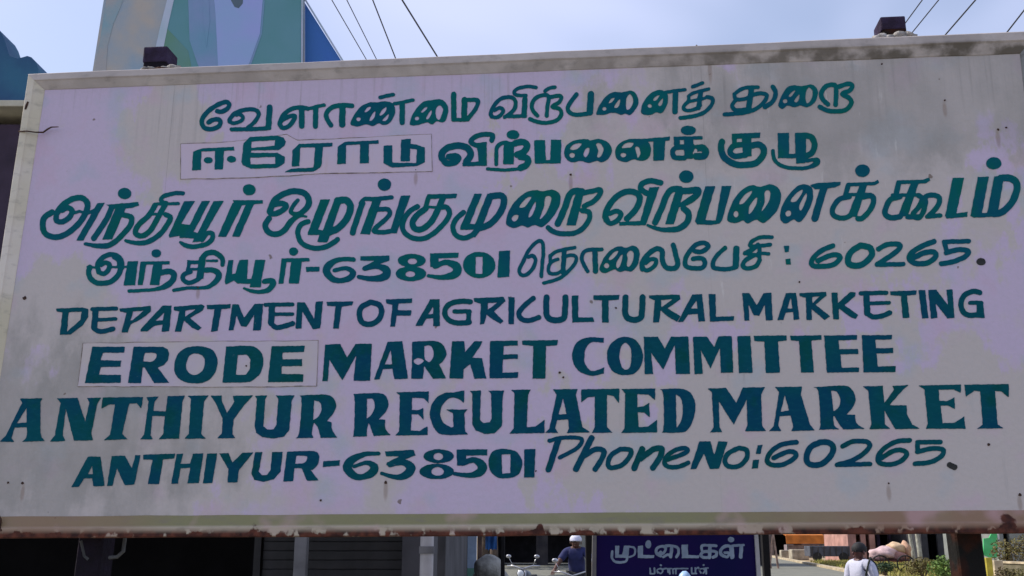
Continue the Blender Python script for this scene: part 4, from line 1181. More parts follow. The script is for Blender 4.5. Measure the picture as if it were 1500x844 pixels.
mural('mural_stripe', [(296, -80), (302, -80), (308, 30), (303, 70), (298, 30)], M_OVD, .048, .005)
mural('edge_band', [(442.0, -255), (444.0, -255), (443.2, 300), (441.4, 300)], M_STRIP, .05, .02)
# cracks / worn plaster edge on the tan part, built as a thin raised skim
mural('plaster_skim', [(leftx(-20)+4, -20), (188, -20), (176, 12), (166, 36), (158, 66), (155, 110), (leftx(110)+4, 110)], mat('bluish_skim', (.20, .32, .38), .8, .15, 2.5, (.32, .32, .33), .4), .018, .008)
# blue side fin: triangular buttress running down to the right
mb = MB(); mb.prism([tp(443.8, -3, -.15), tp(540, 150, -.15), tp(560, 850, -.15), tp(443.8, 850, -.15)], (0, .8, 0)); part('side_fin', mb, M_BLUE, tower)
mb = MB(); mb.tube([tp(444, -8, -.13), tp(541, 150, -.13), tp(561, 850, -.13)], .014, 6); part('fin_edge', mb, M_STRIP, tower)

# ================================================================== BLUE SHOP BOARD under the sign
Yb = 5.2
M_NAVYB = mat('navy_enamel_board', (.012, .005, .070), .6, .15, 3, (.006, .006, .060), .05, spec=.08)
M_WHL = mat('worn_white_lettering', (.26, .34, .45), .7, .2, 14, (.16, .22, .32), 0)
M_ALU = mat('pale_metal_tube', (.42, .42, .44), .5, .1, 8, metal=.0)
shopb = thing('shop_board', 'dark blue shop board with pale Tamil lettering standing behind the lower edge of the sign', 'sign', (at(990, 820, Yb).x, Yb, 0))
mb = MB(); mb.prism([at(x, y, Yb) for x, y in ((875, 742), (1102, 740), (1112, 905), (872, 905))], (0, .02, 0)); part('panel', mb, M_NAVYB, shopb)
for pts_ in (((869, 742), (874, 742), (873, 905), (866, 905)), ((1103, 742), (1108, 742), (1119, 905), (1112.5, 905))):
    mb = MB(); mb.prism([at(x, y, Yb-.012) for x, y in pts_], (0, .035, 0)); part('frame_tube', mb, M_ALU if pts_[0][0] > 1000 else M_PILL, shopb)
for a, b in ((858, 866), (1117, 1127)):
    A, B = at(a, 820, Yb+.06), at(b, 820, Yb+.06); mb = MB(); mb.bevbox(((A.x+B.x)/2, Yb+.06, 1.0), (B.x-A.x, .04, 2.0), .004); part('post', mb, M_BLACKW, shopb)
BP = at(990, 820, Yb)
BM = Matrix(((1, 0, 0, BP.x), (0, 0, -1, Yb), (0, 1, 0, BP.z), (0, 0, 0, 1)))
def to_board(x, y): p = at(x, y, Yb); return p.x-BP.x, p.z-BP.z
WM[shopb.name] = Matrix.Translation(shopb.location)
SHOPLET = r"""
#b1 shop board
R 860 770 5.5556
L mu
p 228,165 262,162 258,235 285,235 300,165 345,162 335,262 300,262 228,262 ; s 16 345,172 380,178 392,205 382,240 345,255 ; s 20 205,210 202,260 225,292 270,300 315,290 328,255
L tt
p 412,165 455,162 455,240 548,240 545,265 412,265 ; d 498 152 24 34
L tai
s 22 600,250 572,235 560,210 575,180 615,168 640,190 620,225 585,232 600,215 ; s 22 640,165 690,165 735,180 745,220 725,255 ; l 26 690,170 680,255 ; s 20 620,255 660,235 680,255
L ta
p 768,155 820,155 822,240 912,242 910,265 770,265
L ka
s 22 1050,165 940,162 935,205 ; l 28 1000,165 995,260 ; s 24 1000,210 945,215 925,240 950,260 1000,255 ; s 24 1010,205 1050,215 1050,245 1025,258
L ll
s 26 1105,245 1085,225 1095,190 1135,165 1175,175 1180,200 ; s 22 1105,245 1140,255 1155,225 1120,220 ; l 36 1175,175 1180,255 ; l 30 1255,165 1250,255 ; l 20 1180,165 1275,158 ; d 1172 115 26 22
L pa
l 14 512,348 515,390 ; l 12 515,392 548,392 ; l 14 548,348 550,390
L nn
s 12 575,385 570,360 600,350 615,370 600,390 580,380 ; s 12 615,355 650,350 660,380 ; l 12 650,350 690,350 ; l 12 672,352 672,392 ; d 600 322 10 9
L aa
s 12 700,390 700,355 735,350 ; l 12 722,352 722,392 ; l 12 735,350 820,350
L mi
l 14 850,345 852,390 ; l 12 852,390 890,390 ; l 14 880,345 882,390 ; s 12 890,350 905,340 915,360
L n
s 12 925,385 915,360 940,350 960,365 945,388 ; l 14 968,350 970,392 ; l 10 945,348 985,345 ; d 948 322 9 8
L mark
p 220,66 340,66 340,76 220,76
L mark
p 400,66 475,66 475,74 400,74
L mark
p 560,66 690,66 690,74 560,74
L mark
p 735,66 930,64 930,74 735,75
L mark
p 960,68 1090,66 1090,74 960,76
L mark
p 1120,68 1250,66 1250,74 1120,76
"""
for gl in parse(SHOPLET): letter_object(gl, BM, to_board, M_WHL, .0006, .0016, shopb)
# pale blue upturned bottle on a stake in front of the blue board
c = at(1001, 846, 4.6)
bt = thing('plastic_bottle', 'pale blue rounded plastic bottle upturned on a stake in front of the blue board', 'bottle', (c.x, c.y, 0))
mb = MB(); rr = 10/1487*4.6
prof = [(-.16, rr*.9), (-.04, rr), (-.008, rr*.98), (.010, rr*.8), (.021, rr*.5), (.026, rr*.12)]
mb.tube([c+Vector((.003*i, 0, z)) for i, (z, r) in enumerate(prof)], [r for z, r in prof], 16); part('body', mb, mat('pale_blue_plastic', (.42, .62, .90), .35, .05, 3, None, 0), bt, smooth=True)
mb = MB(); mb.tube([(c.x, c.y, 0), (c.x, c.y, c.z-.1)], .012, 8); part('stake', mb, M_POST, bt)

# ================================================================== UTILITY POLE AND WIRES
M_CONC = mat('concrete_pole', (.20, .20, .18), .9, .15, 3, None, .2)
M_WIRE = mat('black_wire', (.05, .05, .06), .6, .05, 3, None, 0)
Yp = 34.0; px_ = at(853, 820, Yp).x
pole = thing('utility_pole', 'concrete electricity pole behind the blue shop board carrying the overhead wires', 'pole', (px_, Yp, 0))
mb = MB(); mb.box((px_, Yp, 4.4), (.20, .20, 8.8), taper=.6); part('shaft', mb, M_CONC, pole)
ztop = at(900, 560, Yp).z
for dz in (1.9, 2.6):
    mb = MB(); mb.box((px_, Yp-.13, ztop+dz-1.2), (2.4, .08, .08)); part('cross_arm', mb, M_POST, pole)
    for dx in (-1.1, -.5, .5, 1.1): 
        mb = MB(); mb.tube([(px_+dx, Yp-.13, ztop+dz-1.16), (px_+dx, Yp-.13, ztop+dz-1.0)], [.05, .035], 8); part('insulator', mb, M_CREAM, pole)
def wire(x0, y0, x1, y1, tgt, r, label):
    # straight line of sight in the photo carried out to an anchor near the pole and back over the street
    A = at(x0, y0, 9.0); Bp = Vector(tgt)
    # the point on the second line of sight that lies nearest the straight run to the pole
    P1 = min((at(x1, y1, 9.2+.1*k) for k in range(160)), key=lambda q_: (q_-A).cross((Bp-A).normalized()).length)
    d = P1-A; pts = [A-d.normalized()*10, A-d.normalized()*5, A, A.lerp(P1, .5), P1]
    c1 = P1+d.normalized()*(Bp-P1).length*.4
    for j in range(1, 11):
        t = j/10; pts.append(P1*(1-t)**2 + c1*2*t*(1-t) + Bp*t*t)
    mb = MB(); mb.tube(pts, r, 5)
    o = part('overhead_wire', mb, M_WIRE); tag(o, label, 'wire', 'overhead wires crossing the sky')
zt = ztop+1.5
wire(486, 0, 537, 88, (px_-1.1, Yp-.13, zt), .005, 'leftmost overhead wire of the four left of centre, running close beside its neighbour')
wire(508, 0, 553, 90, (px_-.5, Yp-.13, zt), .005, 'second overhead wire from the left above the sign, close beside the leftmost')
wire(546, 0, 582, 92, (px_-1.1, Yp-.13, zt-.7), .007, 'third overhead wire from the left above the sign')
wire(589, 0, 643, 87, (px_-.5, Yp-.13, zt-.7), .009, 'thickest dark overhead wire, rightmost of the four left of centre')
wire(1351, 0, 1326, 34, (px_+.5, Yp-.13, zt), .006, 'overhead wire ending just above the right post head')
wire(1375, 0, 1336, 48, (px_+1.1, Yp-.13, zt), .006, 'overhead wire dropping just right of the right post head')
wire(1429, 0, 1384, 52, (px_+.5, Yp-.13, zt-.7), .008, 'overhead wire second from the right edge of the photo')
wire(1512, 0, 1473, 50, (px_+1.1, Yp-.13, zt-.7), .008, 'overhead wire nearest the right edge of the photo')

# ================================================================== PEOPLE
def skin(name, verts, edges, rad, m, parent, sub=2, root=0):
    me = bpy.data.meshes.new(name); me.from_pydata([tuple(v) for v in verts], edges, [])
    o = bpy.data.objects.new(name, me); COL.objects.link(o)
    md = o.modifiers.new('s', 'SKIN')
    if not me.skin_vertices: bpy.context.view_layer.update()
    sv = me.skin_vertices[0].data if me.skin_vertices else None
    if sv is None:
        bm = bmesh.new(); bm.from_mesh(me); bm.verts.layers.skin.verify(); bm.to_mesh(me); bm.free(); sv = me.skin_vertices[0].data
    for i, r in enumerate(rad): sv[i].radius = (r, r) if not isinstance(r, tuple) else r; sv[i].use_root = (i == root)
    s2 = o.modifiers.new('u', 'SUBSURF'); s2.levels = sub; s2.render_levels = sub
    dg = bpy.context.evaluated_depsgraph_get(); dg.update(); ev = bpy.data.meshes.new_from_object(o.evaluated_get(dg)); o.modifiers.clear(); o.data = ev
    ev.name = name; ev.materials.clear(); ev.materials.append(m)
    for p in ev.polygons: p.use_smooth = True
    o.parent = parent; return o
M_SKIN = mat('brown_skin', (.11, .05, .033), .55, .1, 8, None, .05)
M_SKIN2 = mat('dark_reddish_skin', (.10, .035, .03), .5, .1, 8, None, .05)
M_HAIR = mat('black_hair', (.012, .011, .012), .7, .1, 30)
M_SHIRT = mat('white_cotton_shirt', (.52, .52, .62), .9, .06, 6, None, .3)
M_SHIRTN = mat('navy_shirt', (.03, .035, .12), .9, .15, 6, None, .2)
M_TROU = mat('dark_trousers', (.03, .03, .035), .9, .1, 6)
def person(label, loc, rz, J, skinm, shirtm, hair=True, cap=None):
    t = thing('person', label, 'person', loc); t.rotation_euler = (0, 0, rz)
    V = []; Rr = []; Ed = []; idx = {}
    def add(k, p, r, frm=None):
        idx[k] = len(V); V.append(Vector(p)); Rr.append(r)
        if frm is not None: Ed.append((idx[frm], idx[k]))
    add('pelvis', J['pelvis'], .125); add('waist', J['waist'], (.125, .10), 'pelvis'); add('chest', J['chest'], (.15, .11), 'waist'); add('neckb', J['neck'], (.09, .08), 'chest')
    add('neck', Vector(J['neck'])+Vector((0, 0, .06)), .052, 'neckb'); add('head0', Vector(J['head'])-Vector((0, 0, .05)), .070, 'neck'); add('head', J['head'], .092, 'head0'); add('head2', Vector(J['head'])+Vector((0, 0.01, .07)), .078, 'head')
    for s in ('L', 'R'):
        add('sh'+s, J['sh'+s], .066, 'neckb'); add('el'+s, J['el'+s], .045, 'sh'+s); add('wr'+s, J['wr'+s], .030, 'el'+s)
        d = (Vector(J['wr'+s])-Vector(J['el'+s])).normalized(); side = d.cross(Vector((0, 0, 1)))
        side = side.normalized() if side.length > .1 else Vector((0, 1, 0))
        add('pm'+s, Vector(J['wr'+s])+d*.07, .034, 'wr'+s)
        for f, (o_, l) in enumerate(((-.03, .065), (-.01, .08), (.01, .075), (.03, .06))):
            b = Vector(J['wr'+s])+d*.10+side*o_; add(f'f{f}{s}', b, .010, 'pm'+s); add(f'g{f}{s}', b+d*l*.6+Vector((0, .01, -.01)), .008, f'f{f}{s}'); add(f'h{f}{s}', b+d*l+Vector((0, .025, -.02)), .007, f'g{f}{s}')
        b = Vector(J['wr'+s])+d*.04-side*.045; add('t0'+s, b, .011, 'pm'+s); add('t1'+s, b+d*.04-side*.015, .009, 't0'+s)
        add('hip'+s, J['hip'+s], .095, 'pelvis'); add('kn'+s, J['kn'+s], .062, 'hip'+s); add('an'+s, J['an'+s], .04, 'kn'+s); add('toe'+s, Vector(J['an'+s])+Vector((0, .17, -.04)), .035, 'an'+s)
    skin('body', V, Ed, Rr, skinm, t)
    # shirt: torso and sleeves as one garment
    ks = ['pelvis', 'waist', 'chest', 'neckb']; SV = [Vector(J['pelvis'])+Vector((0, 0, .02)), Vector(J['waist']), Vector(J['chest']), Vector(J['neck'])-Vector((0, 0, .01))]; SR = [(.165, .14), (.16, .13), (.18, .135), (.10, .09)]; SE = [(0, 1), (1, 2), (2, 3)]
    for s in ('L', 'R'):
        a, b = Vector(J['sh'+s]), Vector(J['el'+s]); n = len(SV); SV += [a, a.lerp(b, .5), a.lerp(b, .85)]; SR += [.088, .072, .066]; SE += [(3, n), (n, n+1), (n+1, n+2)]
    skin('shirt', SV, SE, SR, shirtm, t)
    TV = [Vector(J['pelvis'])]; TR = [.15]; TE = []
    for s in ('L', 'R'):
        n = len(TV); TV += [Vector(J['hip'+s]), Vector(J['kn'+s]), Vector(J['an'+s])+Vector((0, 0, .05))]; TR += [.115, .085, .065]; TE += [(0, n), (n, n+1), (n+1, n+2)]
    skin('trousers', TV, TE, TR, M_TROU, t)
    h = Vector(J['head'])
    def lp(name, mb, m, smooth=True):
        o = mesh_obj(name, mb.v, mb.f, m, smooth); o.parent = t; return o
    mb = MB(); mb.blob(h+Vector((0, -.018, .045)), (.103, .112, .10), 3, .02, 1, .045) if hair else None
    if hair: lp('hair', mb, M_HAIR)
    if cap: 
        mb = MB(); mb.blob(h+Vector((0, -.005, .05)), (.112, .122, .095), 3, .01, 1, .03); mb.box(h+Vector((0, .13, .035)), (.14, .10, .012)); lp('cap', mb, cap)
    for s in (-1, 1):
        mb = MB(); mb.blob(h+Vector((s*.034, .088, .015)), (.013, .008, .008), 1, 0); lp('eye', mb, M_HAIR)
        mb = MB(); mb.blob(h+Vector((s*.098, -.005, -.005)), (.012, .022, .034), 1, 0); lp('ear', mb, skinm)
    mb = MB(); mb.blob(h+Vector((0, .105, -.015)), (.016, .022, .028), 1, 0); lp('nose', mb, skinm)
    mb = MB(); mb.blob(h+Vector((0, .092, -.055)), (.027, .008, .008), 1, 0); lp('mouth', mb, M_SKIN2)
    return t
# faces +Y in their own frame
STAND = dict(pelvis=(0, 0, .92), waist=(0, .0, 1.06), chest=(0, .01, 1.24), neck=(0, 0, 1.40), head=(0, .02, 1.545), shL=(-.19, 0, 1.36), shR=(.19, 0, 1.36), elL=(-.25, -.03, 1.10), elR=(.24, .04, 1.09),
             wrL=(-.26, .06, .86), wrR=(.25, .16, .88), hipL=(-.09, 0, .88), hipR=(.09, 0, .88), knL=(-.10, .14, .50), knR=(.10, -.02, .49), anL=(-.10, .12, .08), anR=(.10, -.24, .10))
p = at(1258, 797, 15.2)
person('man in a white shirt with a dark bag strap, right of the blue board', (p.x, 15.2, p.z-1.66), R(118), STAND, M_SKIN2, M_SHIRT)
# dark shoulder bag on his back: rests on him, a thing of its own
M_BAG = mat('dark_green_bag', (.022, .028, .020), .8, .2, 10, None, .3)
bg_ = thing('shoulder_bag', 'dark shoulder bag slung behind the man in the white shirt', 'bag', (p.x+.15, 15.2, p.z-.55))
mb = MB(); mb.blob((p.x+.17, 15.15, p.z-.40), (.065, .10, .17), 3, .06, 4); part('pouch', mb, M_BAG, bg_, smooth=True)
mb = MB(); mb.tube([(p.x+.17, 15.12, p.z-.26), (p.x+.11, 15.08, p.z-.19), (p.x+.05, 14.99, p.z-.26), (p.x-.01, 14.98, p.z-.44)], .014, 6); part('strap', mb, M_BAG, bg_, smooth=True)

# ================================================================== MOTORCYCLES
M_TYRE = mat('tyre_rubber', (.02, .02, .02), .8, .1, 10); M_PAINTB = mat('black_motorcycle_paint', (.02, .02, .025), .3, .1, 5, None, 0, spec=.6); M_CHR = mat('dull_chrome', (.5, .5, .52), .3, .05, 5, None, 0, metal=.8)
M_LAMP = mat('headlamp_glass', (.7, .72, .75), .15, .02, 3, None, 0)
def motorcycle(label, loc, rz):
    t = thing('motorcycle', label, 'motorcycle', loc); t.rotation_euler = (0, 0, rz)
    def lp(name, mb, m, par=t, smooth=True):
        o = mesh_obj(name, mb.v, mb.f, m, smooth); o.parent = par; return o
    for y in (-.62, .62):
        mb = MB(); ring = [(0, y+.29*math.cos(a), .31+.29*math.sin(a)) for a in [i*math.pi/12 for i in range(25)]]; mb.tube(ring, .05, 8, False); wh = lp('wheel', mb, M_TYRE)
        mb = MB(); mb.tube([(-.05, y, .31), (.05, y, .31)], .05, 10)
        for k in range(8): a = k*math.pi/4; mb.tube([(0, y, .31), (0, y+.25*math.cos(a), .31+.25*math.sin(a))], .006, 4)
        lp('hub', mb, M_CHR, wh)
        mb = MB(); mb.tube([(0, y+.36*math.cos(a), .33+.36*math.sin(a)) for a in [R(30+i*12) for i in range(11)]], .045, 6); lp('mudguard', mb, M_PAINTB)
    mb = MB(); mb.blob((0, .12, .84), (.13, .27, .12), 3, .03, 2); lp('fuel_tank', mb, M_PAINTB)
    mb = MB(); mb.bevbox((0, -.36, .80), (.24, .66, .09), .03); lp('seat', mb, M_TYRE)
    mb = MB(); mb.bevbox((0, .05, .42), (.24, .36, .30), .05); lp('engine', mb, M_CHR)
    mb = MB()
    for s in (-1, 1): mb.tube([(s*.07, .64, .31), (s*.07, .46, .95)], .022, 8); mb.tube([(s*.09, -.62, .31), (s*.11, -.46, .76)], .025, 8)
    lp('fork', mb, M_CHR)
    mb = MB(); mb.tube([(-.36, .30, 1.05), (-.22, .40, 1.06), (0, .44, .99), (.22, .40, 1.06), (.36, .30, 1.05)], .014, 8); lp('handlebar', mb, M_CHR)
    mb = MB(); mb.tube([(0, .50, .90), (0, .60, .90), (0, .63, .90)], [.06, .09, .085], 14); hl = lp('headlamp', mb, M_PAINTB)
    mb = MB(); mb.blob((0, .63, .90), (.075, .02, .075), 2, 0); lp('lens', mb, M_LAMP, hl)
    for s in (-1, 1):
        mb = MB(); mb.tube([(s*.22, .40, 1.06), (s*.30, .40, 1.22)], .006, 5); mb.blob((s*.31, .40, 1.25), (.06, .015, .04), 2, 0); lp('mirror', mb, M_CHR)
    return t
p = ground(771, 872); p = at(771, 812, 23.0)
motorcycle('parked black motorcycle facing the camera, left of the rider', (p.x, 23.0, 0), R(168))
p = at(842, 789, 19.0)
mc = motorcycle('black motorcycle ridden by the man in the white cap', (p.x, 19.0, 0), R(170))
SIT = dict(pelvis=(0, -.30, .93), waist=(0, -.28, 1.06), chest=(0, -.22, 1.24), neck=(0, -.18, 1.40), head=(0, -.14, 1.53), shL=(-.19, -.19, 1.36), shR=(.19, -.19, 1.36), elL=(-.30, .0, 1.18), elR=(.30, .0, 1.18),
           wrL=(-.34, .22, 1.07), wrR=(.34, .22, 1.07), hipL=(-.10, -.27, .90), hipR=(.10, -.27, .90), knL=(-.20, .12, .68), knR=(.20, .12, .68), anL=(-.19, -.02, .30), anR=(.19, -.02, .30))
M_CAP = mat('white_cap', (.62, .62, .72), .9, .05, 5)
person('man in a white cap and navy shirt riding the motorcycle left of the blue board', (p.x, 19.0, p.z-1.60), R(170), SIT, M_SKIN, M_SHIRTN, False, M_CAP)

# ================================================================== FAR SIDE OF THE STREET
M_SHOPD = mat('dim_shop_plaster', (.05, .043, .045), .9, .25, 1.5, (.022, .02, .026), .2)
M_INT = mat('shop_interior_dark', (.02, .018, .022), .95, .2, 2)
def far_shop(label, a, b, Y, hgt, m, doors, roofm=None, name='shop', dm=None):
    A, B = at(a, 820, Y).x, at(b, 820, Y).x; t = thing(name, label, 'building', ((A+B)/2, Y, 0)); W_ = B-A
    # wall with real openings: piers and a lintel in front of a recessed dark room
    xs = [A]+[A+W_*q_ for d in doors for q_ in d]+[B]
    mb = MB()
    for i in range(0, len(xs), 2): mb.box(((xs[i]+xs[i+1])/2, Y+.12, 1.25), (xs[i+1]-xs[i]-.001, .24, 2.5))
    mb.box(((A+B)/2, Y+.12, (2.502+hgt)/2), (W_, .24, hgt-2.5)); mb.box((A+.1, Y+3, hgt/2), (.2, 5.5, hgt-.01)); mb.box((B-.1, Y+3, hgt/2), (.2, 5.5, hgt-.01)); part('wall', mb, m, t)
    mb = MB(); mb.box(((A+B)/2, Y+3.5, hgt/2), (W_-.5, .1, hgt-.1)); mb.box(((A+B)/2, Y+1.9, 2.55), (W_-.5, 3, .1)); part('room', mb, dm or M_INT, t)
    mb = MB(); mb.box(((A+B)/2, Y+2.6, hgt+.08), (W_+.8, 6.6, .16)); part('roof', mb, roofm or M_CONC, t)
    for k, d in enumerate(doors):
        if k % 2 == 0:
            x0, x1 = A+W_*d[0], A+W_*d[1]; mb = MB(); mb.box(((x0+x1)/2, Y+.30, 2.2), ((x1-x0)-.04, .05, .58)); part('signboard', mb, M_SHOPD, t)
    return t
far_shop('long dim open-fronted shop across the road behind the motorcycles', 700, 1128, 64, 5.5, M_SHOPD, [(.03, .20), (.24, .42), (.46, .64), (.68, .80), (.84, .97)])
far_shop('pinkish house front seen above the head of the man in the white shirt', 1244, 1284, 76, 4.6, mat('salmon_wall', (.44, .24, .20), .9, .15, 1.5), [(.30, .48), (.66, .80)], dm=mat('salmon_dim', (.22, .10, .09), .9, .1, 2))
far_shop('dark violet-grey shop right of the pinkish house', 1287, 1332, 78, 4.8, mat('violet_grey_wall', (.07, .05, .09), .9, .3, 2), [(.1, .4), (.55, .9)])
far_shop('dark narrow building left of the thick right post', 1352, 1400, 72, 5.0, mat('slate_dark_wall', (.035, .037, .045), .9, .2, 2), [(.2, .5)])
far_shop('weathered grey-green building at the right edge', 1464, 1620, 46, 5.2, mat('grey_green_plaster', (.26, .28, .25), .9, .15, 1.2, (.17, .18, .18)), [(.06, .12), (.5, .7)])
far_shop('brownish shed behind the orange awning', 1126, 1210, 96, 5.0, mat('brown_grey_shed', (.14, .11, .10), .9, .2, 1.2), [(.1, .6)])
# orange awning stall
Ya = 90
A, B = at(1146, 790, Ya), at(1201, 790, Ya)
st = thing('orange_awning_stall', 'roadside stall with bright orange canopy and lilac-grey counter', 'stall', ((A.x+B.x)/2, Ya, 0))
mb = MB(); z1, z0 = at(1170, 784, Ya).z, at(1170, 796.5, Ya).z
mb.prism([(A.x, Ya+1.5, z1+.35), (A.x, Ya-1.2, z1), (A.x, Ya-1.3, z0), (A.x, Ya-1.26, z0), (A.x, Ya-1.14, z1-.06), (A.x, Ya+1.5, z1+.28)], (B.x-A.x, 0, 0)); part('canopy', mb, mat('orange_tarpaulin', (.62, .19, .03), .8, .12, 1.5), st)
mb = MB(); mb.bevbox(((A.x+B.x)/2, Ya, (z0-.05)/2), (B.x-A.x-.5, 1.2, z0-.12), .05); part('counter', mb, mat('lilac_grey_counter', (.28, .23, .24), .9, .2, 2), st)
mb = MB()
for x in (A.x+.1, B.x-.1): mb.tube([(x, Ya-1.1, 0), (x, Ya-1.1, z1)], .05, 6)
part('pole', mb, M_CONC, st)
# wooden trestle
Yq = 58
M_TIM = mat('weathered_timber', (.33, .22, .17), .9, .2, 5)
tr = thing('trestle', 'brown wooden trestle just right of the blue board', 'trestle', (at(1130, 800, Yq).x, Yq, 0))
for (xa, xb) in ((1122, 1128), (1133, 1126), (1132, 1139)):
    mb = MB(); p0, p1 = at(xa, 780, Yq), at(xb, 814, Yq); p1.z = 0; mb.tube([p0, p1], .06, 6); part('leg', mb, M_TIM, tr)
mb = MB(); mb.box((at(1130, 780, Yq).x, Yq, at(1130, 780, Yq).z), (1.2, .12, .10)); part('beam', mb, M_TIM, tr)
# stone blocks, tank trailer
M_BLOCK = mat('sandy_stone', (.42, .37, .28), .95, .2, 2, None, .5)
for k, (a, b, y0, y1, Y) in enumerate(((1143, 1157, 806, 814, 84), (1158, 1182, 805, 818, 80))):
    A, B = at(a, y1, Y), at(b, y0, Y); mb = MB(); w_ = B.x-A.x; h_ = B.z
    mb.bevbox((0, 0, h_/2), (w_, w_*.8, h_), .08); o = mesh_obj('stone_block', mb.v, mb.f, M_BLOCK); o.location = ((A.x+B.x)/2, Y, 0)
    tag(o, ['smaller sandy stone block beside the road, nearest the trestle', 'larger sandy stone block beside the grey cart'][k], 'block', 'stone blocks by the road')
A, B = at(1183, 818, 76), at(1240, 800, 76); cart = thing('grey_cart', 'blue-grey box cart parked beyond the kerb left of the man in white', 'cart', ((A.x+B.x)/2, 76, 0))
mb = MB(); mb.bevbox(((A.x+B.x)/2, 76, (B.z+.35)/2), (B.x-A.x, 1.5, B.z-.35), .04); part('box', mb, mat('blue_grey_sheet', (.075, .08, .10), .7, .2, 2), cart)
mb = MB()
for k in range(7): mb.box((A.x+.15+k*(B.x-A.x-.3)/6, 75.22, (B.z+.35)/2), (.06, .05, B.z-.4))
part('rib', mb, M_DKGREY, cart)
for x in (A.x+.5, B.x-.5):
    mb = MB(); mb.tube([(x, 75.2, .32), (x, 75.4, .32)], .32, 16); part('wheel', mb, M_TYRE, cart)
# loaded handcart with pink tarpaulin bundles
Yc = 50
hc = thing('handcart', 'wooden handcart carrying the pinkish bundles behind the man in white', 'cart', (at(1302, 822, Yc).x, Yc, 0))
cx_ = at(1302, 822, Yc).x
mb = MB(); mb.box((cx_, Yc, .62), (1.7, 1.0, .07)); part('bed', mb, mat('dark_red_timber', (.10, .03, .03), .9, .2, 4), hc)
for x in (-.6, .6):
    mb = MB(); mb.tube([(cx_+x+.42*math.cos(a), Yc-.55, .44+.40*math.sin(a)) for a in [i*math.pi/10 for i in range(21)]], .035, 6, False)
    for k in range(8): a = k*math.pi/4; mb.tube([(cx_+x, Yc-.55, .44), (cx_+x+.4*math.cos(a), Yc-.55, .44+.38*math.sin(a))], .02, 4)
    part('wheel', mb, M_TYRE, hc)
bund = [((1293, 811), (.62, .5, .32), (.62, .44, .44), 'pale pink bundle at the left of the handcart load'), ((1312, 803), (.45, .45, .28), (.66, .47, .30), 'cream orange bundle on top of the handcart load'),
        ((1310, 814), (.60, .5, .30), (.45, .24, .22), 'dusky pink bundle at the bottom of the handcart load'), ((1326, 806), (.26, .4, .42), (.60, .36, .24), 'orange-pink upright bundle at the right of the handcart load')]
for k, ((x, y), r_, c_, lb) in enumerate(bund):
    q_ = at(x, y, Yc+.1*k); mb = MB(); mb.blob((0, 0, 0), r_, 3, .13, k+3)
    o = mesh_obj('bundle', mb.v, mb.f, mat('bundle_cloth', c_, .9, .15, 3, None, .4), True); o.location = q_; tag(o, lb, 'bundle', 'bundles on the handcart')
# green board, white post, low wall, yellow post
Yg = 44
gsn = thing('green_board', 'bright green board on a white post at the right of the thick dark post', 'board', (at(1452, 800, Yg).x, Yg, 0))
mb = MB(); mb.prism([at(x, y, Yg) for x, y in ((1441, 789), (1449, 788), (1453, 781), (1461, 781), (1462, 816), (1452, 818), (1441, 813))], (0, .08, 0)); part('panel', mb, mat('bright_green_paint', (.05, .42, .12), .6, .2, 2, (.10, .50, .20)), gsn)
mb = MB(); A = at(1464, 800, Yg); mb.tube([(A.x, Yg, 0), (A.x, Yg, 3.6)], .045, 8); part('post', mb, M_CREAM, gsn)
Yw = 30
lw = thing('low_wall', 'low grey garden wall with pale coping at the lower right corner', 'wall', (at(1490, 830, Yw).x, Yw, 0))
P0, P1, P2 = at(1440, 818, 40), at(1462, 822, Yw+2), at(1640, 829, Yw-3)
mb = MB(); wv = []
for a_, b_ in ((P1, P2),):
    d = (b_-a_); d.z = 0; nrm = Vector((-d.y, d.x, 0)).normalized()*.12
    mb.prism([(a_.x, a_.y, 0), (b_.x, b_.y, 0), (b_.x+nrm.x*2, b_.y+nrm.y*2, 0), (a_.x+nrm.x*2, a_.y+nrm.y*2, 0)], (0, 0, a_.z-.06))
part('wall', mb, mat('damp_wall', (.22, .19, .13), .9, .25, 2, (.10, .09, .05)), lw)
mb = MB(); mb.prism([(a_.x-.03, a_.y-.06, a_.z-.058), (b_.x, b_.y-.06, a_.z-.058), (b_.x+nrm.x*2, b_.y+nrm.y*2+.06, a_.z-.058), (a_.x+nrm.x*2, a_.y+nrm.y*2+.06, a_.z-.058)], (0, 0, .06)); part('coping', mb, M_KERB, lw)
A, B = at(1454, 825, 31), at(1464, 825, 31)
upright('gate_pillar', 1453, 1466, 31, 0, at(1460, 821, 31).z, M_KERB, 'pale square pillar at the end of the low wall', 'pillar', .25)
upright('yellow_post', 1443, 1452, 28, 0, at(1448, 817, 28).z, mat('yellow_paint', (.45, .36, .04), .7, .2, 4), 'short yellow post beside the pale pillar', 'post', .12)

# ================================================================== TREES AND BUSHES
def leaf_mesh(mb, c, r, n, size, rnd, hollow=.35):
    for _ in range(n):
        d = Vector((rnd.gauss(0, 1), rnd.gauss(0, 1), rnd.gauss(0, 1))).normalized(); k = hollow+(1-hollow)*rnd.random()**.6
        p = Vector(c)+Vector((d.x*r[0], d.y*r[1], d.z*r[2]))*k; a = Vector((rnd.gauss(0, 1), rnd.gauss(0, 1), rnd.gauss(0, .6))).normalized()*size*rnd.uniform(.5, 1.3)
        b = a.orthogonal().normalized()*size*.45; b.rotate(Matrix.Rotation(rnd.uniform(0, 6.28), 3, a))
        mb.add([p-a*.6, p+b, p+a, p-b], [(0, 1, 2, 3)])
LEAFM = [mat('dark_leaves', (.045, .085, .03), .7, .3, 2, (.02, .045, .02), 0), mat('fresh_leaves', (.16, .26, .05), .7, .3, 3, (.08, .14, .03), 0), mat('olive_leaves', (.15, .14, .04), .8, .3, 3, (.10, .07, .03), 0)]
